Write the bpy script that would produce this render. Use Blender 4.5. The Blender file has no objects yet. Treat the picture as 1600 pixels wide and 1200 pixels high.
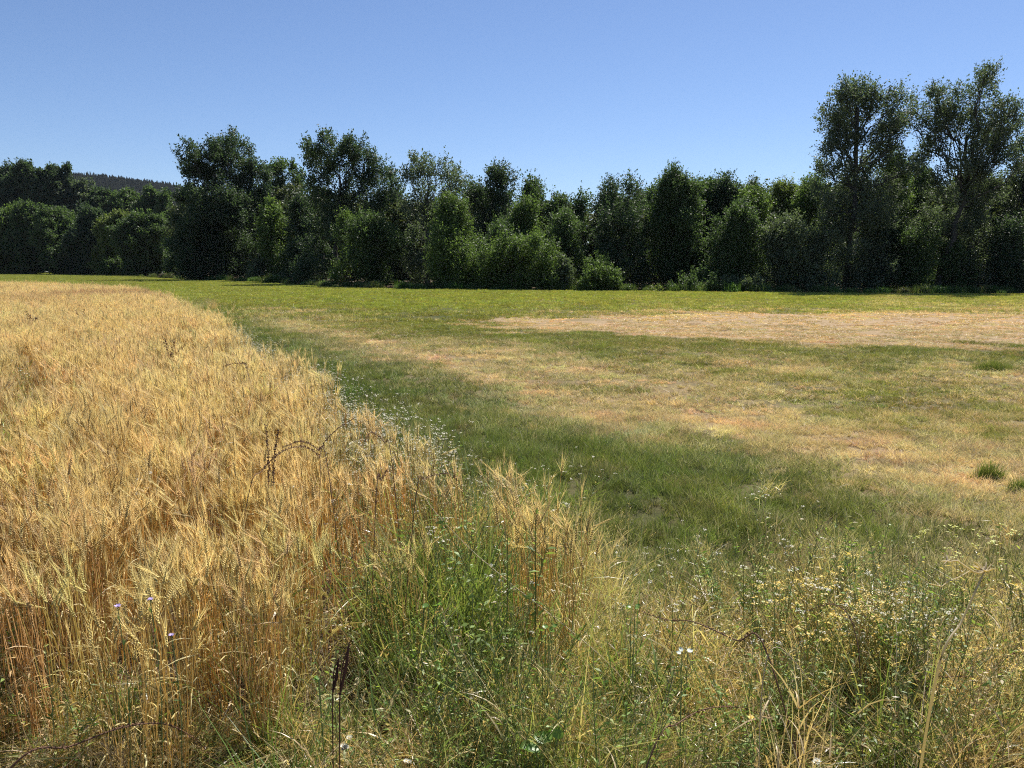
import bpy, math
import numpy as np
from mathutils import Matrix, Vector

# ------------------------------------------------------------------ camera, sky, sun, exposure
S = bpy.context.scene
COL = S.collection
F_PX = 1294.0                                   # focal length in pixels of the 1600 px wide photograph
CAM_H = 2.2
PITCH = math.atan(180 / F_PX)
ROLL = math.atan(10 / 1600)
SUN_EL, SUN_AZ = 52.0, 30.0                     # degrees; azimuth measured from the view direction to the right
fwd = np.array([0, math.cos(PITCH), -math.sin(PITCH)])
up0 = np.array([0, math.sin(PITCH), math.cos(PITCH)])
rt0 = np.array([1.0, 0, 0])
RT = math.cos(ROLL) * rt0 + math.sin(ROLL) * up0
UP = math.cos(ROLL) * up0 - math.sin(ROLL) * rt0
camd = bpy.data.cameras.new('camera')
cam = bpy.data.objects.new('camera', camd)
COL.objects.link(cam)
cam.matrix_world = Matrix(((RT[0], UP[0], -fwd[0], 0), (RT[1], UP[1], -fwd[1], 0), (RT[2], UP[2], -fwd[2], CAM_H), (0, 0, 0, 1)))
camd.sensor_width = 36
camd.lens = 36 * F_PX / 1600
camd.clip_start = 0.05
camd.clip_end = 6000
S.camera = cam

W = bpy.data.worlds.new('World'); S.world = W; W.use_nodes = True
wn = W.node_tree; wn.nodes.clear()
sky = wn.nodes.new('ShaderNodeTexSky'); sky.sky_type = 'NISHITA'; sky.sun_disc = False
sky.sun_elevation = math.radians(SUN_EL); sky.sun_rotation = math.radians(SUN_AZ)
sky.altitude = 1500; sky.air_density = 1.0; sky.dust_density = 0.5; sky.ozone_density = 6
bg = wn.nodes.new('ShaderNodeBackground'); bg.inputs['Strength'].default_value = 0.069
wo = wn.nodes.new('ShaderNodeOutputWorld')
tm = wn.nodes.new('ShaderNodeVectorMath'); tm.operation = 'MULTIPLY'; tm.inputs[1].default_value = (1.02, .975, 1.0)   # camera white balance
wn.links.new(sky.outputs[0], tm.inputs[0]); wn.links.new(tm.outputs[0], bg.inputs[0]); wn.links.new(bg.outputs[0], wo.inputs[0])

sl = bpy.data.lights.new('sun', 'SUN'); sl.energy = 5.0; sl.angle = math.radians(0.53); sl.color = (1, 0.955, 0.88)
so = bpy.data.objects.new('sun', sl); COL.objects.link(so)
se, sa = math.radians(SUN_EL), math.radians(SUN_AZ)
SUNV = Vector((math.sin(sa) * math.cos(se), math.cos(sa) * math.cos(se), math.sin(se)))
so.rotation_euler = SUNV.to_track_quat('Z', 'Y').to_euler()

S.view_settings.view_transform = 'Standard'; S.view_settings.look = 'None'
S.view_settings.gamma = 1; S.view_settings.exposure = 0.82; S.view_settings.use_curve_mapping = False
S.render.engine = 'CYCLES'
cy = S.cycles
cy.max_bounces = 6; cy.diffuse_bounces = 3; cy.glossy_bounces = 2; cy.transmission_bounces = 4; cy.transparent_max_bounces = 4
cy.use_denoising = False; cy.filter_width = 1.1
cy.sample_clamp_indirect = 6.0
cy.caustics_reflective = False; cy.caustics_refractive = False

# ------------------------------------------------------------------ picture <-> place
rng = np.random.default_rng(7)

def ray(px, py):
    return fwd * F_PX + RT * (px - 800) + UP * (600 - py)
def on_plane(px, py, z=0.0):                    # where the line of sight meets height z
    d = ray(px, py); t = (z - CAM_H) / d[2]
    return np.array([d[0] * t, d[1] * t, z])
def at_depth(px, py, D):                        # the point at distance D along +Y
    d = ray(px, py); t = D / d[1]
    return np.array([d[0] * t, D, CAM_H + d[2] * t])
def project(x, y, z=0.0):
    v = np.stack([x, y, np.zeros_like(x) + z - CAM_H], -1)
    w = np.maximum(v @ fwd, 1e-3)
    return 800 + F_PX * (v @ RT) / w, 600 - F_PX * (v @ UP) / w

def _hash(ix, iy, seed):
    h = (ix.astype(np.int64) * 374761393 + iy.astype(np.int64) * 668265263 + seed * 144665) & 0x7fffffff
    h = ((h ^ (h >> 13)) * 1274126177) & 0x7fffffff
    return ((h ^ (h >> 16)) & 0xffff) / 65535.0
def vnoise(x, y, seed=0):
    x = np.asarray(x, float); y = np.asarray(y, float)
    ix, iy = np.floor(x), np.floor(y); fx, fy = x - ix, y - iy
    fx = fx * fx * (3 - 2 * fx); fy = fy * fy * (3 - 2 * fy)
    a = _hash(ix, iy, seed); b = _hash(ix + 1, iy, seed); c = _hash(ix, iy + 1, seed); d = _hash(ix + 1, iy + 1, seed)
    return (a * (1 - fx) + b * fx) * (1 - fy) + (c * (1 - fx) + d * fx) * fy
def fbm(x, y, seed=0, n=4):
    s = 0; a = 0.5; t = 0
    for k in range(n):
        s = s + a * vnoise(x * 2 ** k, y * 2 ** k, seed + k * 17); t += a; a *= 0.55
    return s / t

def smooth(e0, e1, v):
    t = np.clip((v - e0) / (e1 - e0), 0, 1); return t * t * (3 - 2 * t)

# ------------------------------------------------------------------ mesh building
def norm(v):
    return v / np.maximum(np.linalg.norm(v, axis=-1, keepdims=True), 1e-9)

class Buf:
    def __init__(s): s.v = []; s.q = []; s.t = []; s.qm = []; s.tm = []; s.r = []; s.n = 0
    def add(s, verts, quads=None, tris=None, mat=0, rnd=None):
        verts = np.asarray(verts, float).reshape(-1, 3)
        if rnd is None: rnd = np.full(len(verts), rng.random())
        s.v.append(verts); s.r.append(np.broadcast_to(rnd, (len(verts),)) if np.ndim(rnd) == 0 else np.asarray(rnd).reshape(-1))
        if quads is not None and len(quads):
            s.q.append(np.asarray(quads).reshape(-1, 4) + s.n); s.qm.append(np.full(len(s.q[-1]), mat))
        if tris is not None and len(tris):
            s.t.append(np.asarray(tris).reshape(-1, 3) + s.n); s.tm.append(np.full(len(s.t[-1]), mat))
        s.n += len(verts)
    def mesh(s, name, mats, smooth_shade=False):
        me = bpy.data.meshes.new(name)
        v = np.concatenate(s.v); r = np.concatenate(s.r)
        q = np.concatenate(s.q) if s.q else np.zeros((0, 4), int); t = np.concatenate(s.t) if s.t else np.zeros((0, 3), int)
        me.vertices.add(len(v)); me.vertices.foreach_set('co', v.astype(np.float32).ravel())
        me.loops.add(q.size + t.size); me.loops.foreach_set('vertex_index', np.concatenate([q.ravel(), t.ravel()]).astype(np.int32))
        me.polygons.add(len(q) + len(t))
        me.polygons.foreach_set('loop_start', np.concatenate([np.arange(len(q)) * 4, q.size + np.arange(len(t)) * 3]).astype(np.int32))
        mi = np.concatenate([np.concatenate(s.qm) if s.qm else [], np.concatenate(s.tm) if s.tm else []]).astype(np.int32)
        me.polygons.foreach_set('material_index', mi)
        if smooth_shade: me.polygons.foreach_set('use_smooth', np.ones(len(mi), bool))
        me.update(calc_edges=True)
        a = me.attributes.new('rnd', 'FLOAT', 'POINT'); a.data.foreach_set('value', r.astype(np.float32))
        for m in mats: me.materials.append(m)
        return me

def A3(v, n): return np.broadcast_to(np.asarray(v, float), (n, 3))

def blades(buf, base, d, h, w, bend, segs=3, mat=0, rnd=None, power=1.5, fold=0.0, basew=1.0):
    """ribbons: centre line base + d*h*s + bend*s^2, width w tapering to a point"""
    n = len(base); s = np.linspace(0, 1, segs + 1)
    h = np.broadcast_to(h, (n,)); w = np.broadcast_to(w, (n,))
    d = norm(A3(d, n)); bend = A3(bend, n)
    c = base[:, None] + d[:, None] * (h[:, None] * s)[..., None] + bend[:, None] * (s ** 2)[None, :, None]
    side = norm(np.cross(d, rng.normal(size=(n, 3))))
    ws = (w[:, None] * 0.5 * (1 - s ** power) * (basew + (1 - basew) * np.minimum(1, s * 4)))
    v = np.stack([c - side[:, None] * ws[..., None], c + side[:, None] * ws[..., None]], 2)      # n,segs+1,2,3
    k = (segs + 1) * 2
    i = np.arange(n)[:, None] * k + np.arange(segs)[None] * 2
    q = np.stack([i, i + 1, i + 3, i + 2], -1)
    if rnd is None: rnd = rng.random(n)
    buf.add(v, quads=q, mat=mat, rnd=np.repeat(rnd, k))
    return c

def tubes(buf, paths, rad, sides=3, mat=0, rnd=None):
    """paths n,m,3; rad n,m or m"""
    paths = np.asarray(paths, float); n, m, _ = paths.shape
    rad = np.broadcast_to(rad, (n, m))
    tan = norm(np.gradient(paths, axis=1))
    ref = np.where(np.abs(tan[..., 2:3]) > 0.9, np.array([1.0, 0, 0]), np.array([0, 0, 1.0]))
    u = norm(np.cross(tan, ref)); w = np.cross(tan, u)
    a = np.arange(sides) * 2 * np.pi / sides
    v = paths[:, :, None] + rad[..., None, None] * (u[:, :, None] * np.cos(a)[None, None, :, None] + w[:, :, None] * np.sin(a)[None, None, :, None])
    i = (np.arange(n)[:, None, None] * m + np.arange(m - 1)[None, :, None]) * sides
    j = np.arange(sides)[None, None]; j2 = (j + 1) % sides
    q = np.stack([i + j, i + j2, i + sides + j2, i + sides + j], -1)
    if rnd is None: rnd = rng.random(n)
    buf.add(v, quads=q, mat=mat, rnd=np.repeat(rnd, m * sides))

def leaves(buf, pos, d, nrm, L, wd, mat=0, rnd=None, cup=0.0):
    """rhombic leaves starting at pos, along d, facing nrm"""
    n = len(pos); d = norm(A3(d, n)); L = np.broadcast_to(L, (n,))[:, None]; wd = np.broadcast_to(wd, (n,))[:, None]
    s = norm(np.cross(d, A3(nrm, n))); up = np.cross(s, d)
    v = np.stack([pos, pos + d * L * .45 + s * wd * .5 + up * L * cup, pos + d * L, pos + d * L * .45 - s * wd * .5 + up * L * cup], 1)
    if rnd is None: rnd = rng.random(n)
    buf.add(v, quads=np.arange(n * 4).reshape(n, 4), mat=mat, rnd=np.repeat(rnd, 4))

def octas(buf, c, ax, L, wd, mat=0, rnd=None):
    n = len(c); ax = norm(A3(ax, n)); L = np.broadcast_to(L, (n,))[:, None]; wd = np.broadcast_to(wd, (n,))[:, None]
    u = norm(np.cross(ax, rng.normal(size=(n, 3)))); w = np.cross(ax, u)
    v = np.stack([c - ax * L * .5, c + u * wd * .5, c + w * wd * .5, c - u * wd * .5, c - w * wd * .5, c + ax * L * .5], 1)
    f = np.array([[0, 2, 1], [0, 3, 2], [0, 4, 3], [0, 1, 4], [5, 1, 2], [5, 2, 3], [5, 3, 4], [5, 4, 1]])
    if rnd is None: rnd = rng.random(n)
    buf.add(v, tris=(np.arange(n)[:, None, None] * 6 + f[None]), mat=mat, rnd=np.repeat(rnd, 6))

def discs(buf, c, nrm, r, mat=0, rnd=None, k=5, star=0.55):
    """petalled florets: k-pointed stars"""
    n = len(c); nrm = norm(A3(nrm, n)); r = np.broadcast_to(r, (n,))
    u = norm(np.cross(nrm, rng.normal(size=(n, 3)))); w = np.cross(nrm, u)
    a = np.arange(2 * k) * np.pi / k; rr = np.where(np.arange(2 * k) % 2, star, 1.0)
    ring = c[:, None] + r[:, None, None] * rr[None, :, None] * (u[:, None] * np.cos(a)[None, :, None] + w[:, None] * np.sin(a)[None, :, None]) + nrm[:, None] * (r * .2)[:, None, None] * rr[None, :, None]
    v = np.concatenate([c[:, None], ring], 1)
    j = np.arange(2 * k); f = np.stack([np.zeros(2 * k, int), j + 1, (j + 1) % (2 * k) + 1], -1)
    if rnd is None: rnd = rng.random(n)
    buf.add(v, tris=np.arange(n)[:, None, None] * (2 * k + 1) + f[None], mat=mat, rnd=np.repeat(rnd, 2 * k + 1))

def udir(n, zmin=-1, zmax=1):
    z = rng.uniform(zmin, zmax, n); a = rng.uniform(0, 2 * np.pi, n); r = np.sqrt(np.maximum(0, 1 - z * z))
    return np.stack([r * np.cos(a), r * np.sin(a), z], -1)

# ------------------------------------------------------------------ materials
def leafy(name, a, b, dry=None, dry2=None, transl=0.35, rough=0.6, spec=0.3, objcol=False, ground=0.0, tcol=(1.15, 1.1, 0.6)):
    """colour: a..b by a random value of each blade; mixed to dry..dry2 by the clump's own dryness; thin and translucent"""
    m = bpy.data.materials.new(name); m.use_nodes = True; t = m.node_tree; N = t.nodes; L = t.links
    N.clear(); out = N.new('ShaderNodeOutputMaterial')
    at = N.new('ShaderNodeAttribute'); at.attribute_name = 'rnd'
    def mix(fac, c1, c2, blend='MIX'):
        n = N.new('ShaderNodeMix'); n.data_type = 'RGBA'; n.blend_type = blend
        for sck, val in ((n.inputs['Factor'], fac), (n.inputs['A'], c1), (n.inputs['B'], c2)):
            if hasattr(val, 'is_linked'): L.new(val, sck)
            else: sck.default_value = (*val, 1) if isinstance(val, tuple) else val
        return n.outputs['Result']
    c = mix(at.outputs['Fac'], a, b)
    if dry:
        ia = N.new('ShaderNodeAttribute'); ia.attribute_type = 'INSTANCER'; ia.attribute_name = 'dry'
        ad = N.new('ShaderNodeMath'); ad.operation = 'ADD'; ad.use_clamp = True
        ms = N.new('ShaderNodeMath'); ms.operation = 'MULTIPLY_ADD'; ms.inputs[1].default_value = 0.7; ms.inputs[2].default_value = -0.35
        # each blade's own lot: fract(rnd*7.3)
        fr = N.new('ShaderNodeMath'); fr.operation = 'MULTIPLY'; fr.inputs[1].default_value = 7.31
        fr2 = N.new('ShaderNodeMath'); fr2.operation = 'FRACT'
        L.new(at.outputs['Fac'], fr.inputs[0]); L.new(fr.outputs[0], fr2.inputs[0]); L.new(fr2.outputs[0], ms.inputs[0])
        L.new(ia.outputs['Fac'], ad.inputs[0]); L.new(ms.outputs[0], ad.inputs[1])
        st = N.new('ShaderNodeMapRange'); st.interpolation_type = 'SMOOTHSTEP'; st.inputs['From Min'].default_value = .25; st.inputs['From Max'].default_value = .75
        L.new(ad.outputs[0], st.inputs['Value'])
        c = mix(st.outputs[0], c, mix(at.outputs['Fac'], dry, dry2))
        # the clump's own tint
        it = N.new('ShaderNodeAttribute'); it.attribute_type = 'INSTANCER'; it.attribute_name = 'tint'
        c = mix(1.0, c, it.outputs['Color'], 'MULTIPLY')
    if objcol:
        oi = N.new('ShaderNodeObjectInfo'); c = mix(1.0, c, oi.outputs['Color'], 'MULTIPLY')
    p = N.new('ShaderNodeBsdfPrincipled'); p.inputs['Roughness'].default_value = rough; p.inputs['Specular IOR Level'].default_value = spec
    L.new(c, p.inputs['Base Color'])
    tr = N.new('ShaderNodeBsdfTranslucent'); L.new(mix(1.0, c, tcol, 'MULTIPLY'), tr.inputs['Color'])
    sh = N.new('ShaderNodeMixShader'); sh.inputs[0].default_value = transl
    L.new(p.outputs[0], sh.inputs[1]); L.new(tr.outputs[0], sh.inputs[2]); L.new(sh.outputs[0], out.inputs[0])
    return m

M_wstem = leafy('wheat_straw', (.56, .38, .15), (.70, .52, .24), (.50, .34, .13), (.70, .52, .25), .42, .35, .6, tcol=(1.1, 1.02, .82))
M_wleaf = leafy('wheat_leaf', (.50, .36, .15), (.70, .56, .30), (.40, .30, .12), (.74, .60, .34), .4, .5, .3, tcol=(1.1, 1.02, .82))
M_whead = leafy('wheat_ear', (.40, .28, .11), (.60, .45, .20), (.36, .24, .085), (.58, .43, .19), .12, .55, .3, tcol=(1.1, 1.02, .82))
M_awn = leafy('wheat_awn', (.70, .53, .25), (.86, .70, .38), (.66, .48, .20), (.86, .69, .37), .5, .45, .4, tcol=(1.1, 1.02, .82))
M_gstem = leafy('weed_stem', (.13, .19, .055), (.27, .33, .12), (.38, .29, .14), (.56, .45, .26), .3, .35, .6)
M_gleaf = leafy('weed_leaf', (.10, .19, .035), (.30, .42, .10), (.42, .33, .15), (.62, .52, .28), .45, .5, .35)
M_grass = leafy('meadow_grass', (.082, .098, .020), (.28, .28, .062), (.40, .295, .16), (.62, .51, .33), .4, .45, .4, tcol=(1.12, 1.1, .72))
M_lush = leafy('lush_grass', (.09, .16, .035), (.25, .35, .10), (.40, .32, .14), (.66, .54, .28), .42, .35, .6)
M_tgrass = leafy('dry_grass', (.13, .19, .045), (.34, .38, .12), (.46, .33, .16), (.78, .63, .38), .4, .35, .6)
M_white = leafy('white_petal', (.64, .60, .48), (.80, .77, .64), transl=.3, rough=.7, tcol=(1, 1, .95))
M_yellow = leafy('yellow_petal', (.80, .52, .08), (.85, .76, .34), transl=.3, rough=.7)
M_lemon = leafy('lemon_petal', (.68, .72, .20), (.80, .80, .42), transl=.3, rough=.7)
M_lilac = leafy('lilac_petal', (.48, .36, .68), (.66, .58, .82), transl=.3, rough=.7, tcol=(1, 1, 1))
M_dock = leafy('dock_stem', (.13, .065, .035), (.22, .12, .07), transl=.05, rough=.7)
M_dark = leafy('reed_brown', (.06, .022, .014), (.10, .04, .025), transl=.02, rough=.7)
M_pale = leafy('bleached_stem', (.62, .54, .40), (.80, .72, .56), transl=.6, rough=.6)
M_leafbig = leafy('broad_leaf', (.12, .24, .04), (.20, .34, .07), transl=.45, rough=.4, spec=.5)
M_straw = leafy('straw_stem', (.48, .38, .22), (.60, .48, .30), transl=.1, rough=.5)
M_silver = leafy('silver_leaf', (.5, .56, .46), (.66, .70, .6), transl=.2, rough=.6)

def objmat(name, a, b, transl, rough, spec):
    return leafy(name, a, b, transl=transl, rough=rough, spec=spec, objcol=True, tcol=(1.0, 1.15, .6))
M_crown = objmat('tree_leaves', (.50, .53, .56), (1.62, 1.5, 1.22), .42, .55, .22)
def bark():
    m = bpy.data.materials.new('bark'); m.use_nodes = True; N = m.node_tree.nodes; L = m.node_tree.links
    p = N['Principled BSDF']; n = N.new('ShaderNodeTexNoise'); n.inputs['Scale'].default_value = 3; n.inputs['Detail'].default_value = 8
    tc = N.new('ShaderNodeTexCoord'); mp = N.new('ShaderNodeMapping'); mp.inputs['Scale'].default_value = (3, 3, .5)
    cr = N.new('ShaderNodeValToRGB'); cr.color_ramp.elements[0].color = (.018, .016, .013, 1); cr.color_ramp.elements[1].color = (.075, .068, .058, 1)
    L.new(tc.outputs['Object'], mp.inputs[0]); L.new(mp.outputs[0], n.inputs['Vector']); L.new(n.outputs['Fac'], cr.inputs[0]); L.new(cr.outputs[0], p.inputs['Base Color'])
    p.inputs['Roughness'].default_value = .9
    return m
M_bark = bark()

# ------------------------------------------------------------------ scene-object helpers
def link(name, data, parent=None, loc=None):
    o = bpy.data.objects.new(name, data); COL.objects.link(o)
    if parent is not None: o.parent = parent
    if loc is not None: o.location = loc
    return o
def tag(o, label=None, cat=None, group=None, kind=None):
    if label: o['label'] = label
    if cat: o['category'] = cat
    if group: o['group'] = group
    if kind: o['kind'] = kind
    return o

_inst = {}
def inst_tree(coll):
    t = bpy.data.node_groups.new('scatter', 'GeometryNodeTree')
    t.interface.new_socket('Geometry', in_out='INPUT', socket_type='NodeSocketGeometry')
    t.interface.new_socket('Geometry', in_out='OUTPUT', socket_type='NodeSocketGeometry')
    N = t.nodes; L = t.links
    gi = N.new('NodeGroupInput'); go = N.new('NodeGroupOutput')
    ip = N.new('GeometryNodeInstanceOnPoints'); ci = N.new('GeometryNodeCollectionInfo')
    ci.inputs['Collection'].default_value = coll
    ci.inputs['Separate Children'].default_value = True; ci.inputs['Reset Children'].default_value = True
    ip.inputs['Pick Instance'].default_value = True
    def na(name, ty):
        a = N.new('GeometryNodeInputNamedAttribute'); a.data_type = ty; a.inputs['Name'].default_value = name
        return a.outputs['Attribute']
    L.new(gi.outputs[0], ip.inputs['Points']); L.new(ci.outputs[0], ip.inputs['Instance'])
    L.new(na('idx', 'INT'), ip.inputs['Instance Index'])
    L.new(na('rot', 'FLOAT_VECTOR'), ip.inputs['Rotation']); L.new(na('scl', 'FLOAT_VECTOR'), ip.inputs['Scale'])
    L.new(ip.outputs[0], go.inputs[0])
    return t

def scatter(name, meshes, pts, rotz, scl, idx, dry=None, tint=None, tilt=0.05, label=None, cat=None):
    coll = bpy.data.collections.new(name + '_sources')              # never linked to the scene
    for i, me in enumerate(meshes):
        coll.objects.link(bpy.data.objects.new('%s_source_%03d' % (name, i), me))
    n = len(pts); me = bpy.data.meshes.new(name)
    me.vertices.add(n); me.vertices.foreach_set('co', pts.astype(np.float32).ravel())
    rot = np.stack([rng.normal(0, tilt, n), rng.normal(0, tilt, n), rotz], -1)
    scl = np.asarray(scl, float)
    if scl.ndim == 1: scl = np.repeat(scl[:, None], 3, 1)
    for nm, ty, val in (('rot', 'FLOAT_VECTOR', rot), ('scl', 'FLOAT_VECTOR', scl), ('idx', 'INT', idx),
                        ('dry', 'FLOAT', dry if dry is not None else np.ones(n)), ('tint', 'FLOAT_VECTOR', tint if tint is not None else np.ones((n, 3)))):
        a = me.attributes.new(nm, ty, 'POINT')
        val = np.asarray(val)
        if ty == 'INT': a.data.foreach_set('value', val.astype(np.int32))
        elif ty == 'FLOAT': a.data.foreach_set('value', val.astype(np.float32))
        else: a.data.foreach_set('vector', val.astype(np.float32).ravel())
    me.update()
    o = link(name, me)
    md = o.modifiers.new('scatter', 'NODES'); md.node_group = inst_tree(coll)
    tag(o, label, cat, kind='stuff')
    return o

# ------------------------------------------------------------------ ground: where it is green and where it is scorched
ANCH = np.array([   # photo x, y, dryness, brightness of the green
 (0,430,.2,.8),(150,438,.25,.8),(300,445,.15,.95),(500,455,.12,1),(700,458,.12,1),(900,460,.15,1.1),(1100,460,.15,1.1),(1300,462,.15,1.1),(1500,464,.15,1.1),(1590,466,.2,1.1),
 (350,470,.3,.9),(450,478,.12,1),(600,480,.08,1),(750,478,.15,1),(850,480,.3,1),(900,474,.35,1),(1100,472,.45,1),(1300,475,.4,1),(1400,480,.6,1),(1500,480,.75,1),(1590,482,.8,1),
 (420,497,.65,.8),(480,502,.45,.8),(520,503,.2,1),(640,512,.12,.9),(730,520,.2,.8),(560,512,.15,1),(700,500,.1,.9),
 (470,513,.7,.7),(530,528,.8,.7),(600,545,.75,.7),(640,560,.95,.7),(700,577,1,.7),(660,540,.5,.7),(780,560,.75,.7),(850,570,.8,.7),(780,542,.35,.8),(900,545,.3,.7),(1000,540,.5,.8),
 (1100,538,.3,.8),(1200,540,.35,.8),(1400,545,.15,.75),(1590,548,.1,.75),(1000,558,.35,.8),(1100,568,.65,.8),(1300,575,.6,.8),(1500,585,.75,.8),(1400,565,.4,.7),
 (850,625,.95,.7),(900,595,.5,.8),(800,600,.85,.7),(1000,605,.65,.8),(1100,620,.6,.8),(1180,590,.7,.8),(1250,620,.6,.8),(1400,620,.5,.9),(1330,640,.45,.9),(1500,640,.5,.9),(1590,610,.75,.8),
 (930,640,.95,.7),(1000,662,1,.7),(1100,672,.95,.7),(1200,690,1,.7),(1300,690,.8,.8),(1400,665,.55,.9),(1550,665,.7,.8),(1450,710,.85,.7),(1250,660,.6,.8),
 (1350,745,.85,.7),(1400,750,.9,.7),(1500,775,1,.7),(1590,785,.95,.7),(1570,830,.75,.6),
 (330,484,.2,.65),(400,508,.08,.6),(450,532,.05,.55),(520,558,.08,.5),(600,582,.15,.5),(700,620,.25,.5),(780,640,.3,.5),(850,662,.15,.5),(950,700,.08,.55),(1050,735,.05,.55),(1150,755,.08,.55),
 (1250,790,.12,.6),(1350,805,.2,.6),(1450,830,.3,.55),(1550,880,.4,.5),(1480,900,.5,.5),(640,620,.35,.5),(1180,720,.3,.6),(560,600,.2,.5),(900,720,.3,.6),(700,680,.35,.6),
 (1100,850,.35,.6),(1300,860,.4,.55),(1200,900,.55,.55),(1300,950,.7,.5),(1580,950,.65,.5),(1000,1000,.6,.6),(900,1150,.9,.5),(600,1180,.7,.5),(300,1180,.8,.5),(1300,1180,.7,.5),(100,1100,.8,.5),(1000,800,.4,.6),(400,900,.9,.6),(200,700,.9,.6),(100,500,.9,.6)])
def poly_px(pts, z=0.0):
    return np.array([on_plane(a, b, z)[:2] for a, b in pts])
def inside(poly, x, y):
    r = np.zeros(x.shape, bool); n = len(poly)
    for i in range(n):
        x1, y1 = poly[i]; x2, y2 = poly[(i + 1) % n]
        c = ((y1 > y) != (y2 > y)) & (x < (x2 - x1) * (y - y1) / (y2 - y1 + 1e-12) + x1)
        r ^= c
    return r
def zones(x, y):
    px, py = project(x, y)
    wx = px + (fbm(x * .5, y * .5, 5) - .5) * 60; wy = py
    num = 0; nb = 0; den = 1e-9
    for ax, ay, ad, ab in ANCH:
        s = 12 + (ay - 420) * .09
        d2 = ((wx - ax) / (s * 3.6)) ** 2 + ((wy - ay) / s) ** 2
        w = np.exp(-d2 * 1.2) + 1e-4 / (1 + d2 * d2)
        num = num + w * ad; nb = nb + w * ab; den = den + w
    dry = (num / den) ** 1.3; br = nb / den; dry = dry + .03 * smooth(.8, .55, br) * smooth(.5, .2, dry)
    u_, v_ = (-x * .43 + y * .9), (x * .9 + y * .43)                       # along and across the mowing rows
    big = fbm(u_ * .06, v_ * .5, 11); mid = .5 * fbm(x * .9, y * .9, 23) + .5 * fbm(u_ * .18, v_ * 1.3, 24); sm = fbm(x * 3, y * 3, 31)
    dry = dry + ((big - .5) * .6 + (mid - .5) * 1.1 + (sm - .5) * .9 + .04) * np.clip(.35 + 1.1 * dry, .3, 1) * np.where(y > 50, .7, 1)
    # scorched strip where the mower turned, with the unmown green strip on its near side
    ln = np.interp(px, [250, 430, 560, 700, 850, 1000, 1200, 1400, 1600, 1900], [470, 507, 541, 580, 626, 662, 692, 741, 790, 860])
    off = (ln - py) / (4 + (ln - 420) * .085) + (mid - .5) * 1.6
    dry = dry + .24 * np.exp(-((off - .6) / .6) ** 2) + .02 * smooth(.1, -.5, off) * smooth(-5.5, -3.5, off)
    # the mown straw patch: its outline on the ground
    ex = (px - 1330) / 560; ey = (py - (508 + (px - 1000) * .012)) / (21 + (px - 1000) * .012)
    rr = np.sqrt(np.abs(ex) ** 2.4 + ey ** 2)
    straw = .92 * smooth(1.2, .8, rr + (fbm(x * .35, y * .8, 41) - .5) * 1.1)
    straw = straw * np.where(px > 700, 1, 0)
    return np.clip(dry, 0, 1), np.clip(br, 0, 1.3), straw

def ground_material():
    m = bpy.data.materials.new('meadow_ground'); m.use_nodes = True; N = m.node_tree.nodes; L = m.node_tree.links
    p = N['Principled BSDF']; p.inputs['Roughness'].default_value = .95; p.inputs['Specular IOR Level'].default_value = .1
    def mix(f, a, b, blend='MIX'):
        n = N.new('ShaderNodeMix'); n.data_type = 'RGBA'; n.blend_type = blend
        for sck, val in ((n.inputs['Factor'], f), (n.inputs['A'], a), (n.inputs['B'], b)):
            if hasattr(val, 'is_linked'): L.new(val, sck)
            else: sck.default_value = (*val, 1) if isinstance(val, tuple) else val
        return n.outputs['Result']
    def at(nm): a = N.new('ShaderNodeAttribute'); a.attribute_name = nm; return a.outputs['Fac']
    tc = N.new('ShaderNodeTexCoord')
    def noise(sc, det=6):
        n = N.new('ShaderNodeTexNoise'); n.inputs['Scale'].default_value = sc; n.inputs['Detail'].default_value = det
        n.inputs['Roughness'].default_value = .65
        L.new(tc.outputs['Object'], n.inputs['Vector']); return n.outputs['Fac']
    n1 = noise(9, 8); n2 = noise(1.1, 8)
    def ramp(f, lo, hi):
        r = N.new('ShaderNodeMapRange'); r.inputs['From Min'].default_value = lo; r.inputs['From Max'].default_value = hi
        L.new(f, r.inputs['Value']); return r.outputs[0]
    green = mix(ramp(n1, .3, .7), (.03, .038, .014), (.075, .085, .03))
    green = mix(1.0, green, mix(at('bright'), (.45, .5, .5), (1.25, 1.2, 1.0)), 'MULTIPLY')
    dry = mix(ramp(n1, .3, .7), (.15, .105, .055), (.33, .24, .13))
    c = mix(at('dryness'), green, dry)
    st = mix(ramp(n1, .3, .7), (.26, .17, .095), (.46, .33, .20))
    c = mix(at('straw'), c, mix(ramp(n2, .35, .65), st, mix(.35, st, green)))
    c = mix(at('soil'), c, mix(ramp(n1, .3, .7), (.05, .035, .022), (.13, .09, .055)))
    L.new(c, p.inputs['Base Color'])
    b = N.new('ShaderNodeBump'); b.inputs['Strength'].default_value = .8; b.inputs['Distance'].default_value = .05
    L.new(n1, b.inputs['Height']); L.new(b.outputs[0], p.inputs['Normal'])
    return m

# wheat field outline (plan, metres)
EDGE = np.array([(.75, 3.6), (.62, 4.3), (.25, 5.2), (-.85, 6.7), (-1.75, 8.65), (-3.4, 12.3), (-7.5, 21), (-16, 38)])
FAR = [tuple(on_plane(200, 452, .85)[:2]), tuple(on_plane(120, 447, .85)[:2]), tuple(on_plane(0, 443, .85)[:2]), tuple(on_plane(-250, 441, .85)[:2])]
WHEAT = np.array(list(map(tuple, EDGE)) + FAR + [(-60, 30), (-14, 2.4), (.6, 2.4)])
def edge_off(x, y):                               # signed distance to the right of the wheat edge line
    ex = np.interp(y, EDGE[:, 1], EDGE[:, 0]); return (x - ex) * .9

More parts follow.
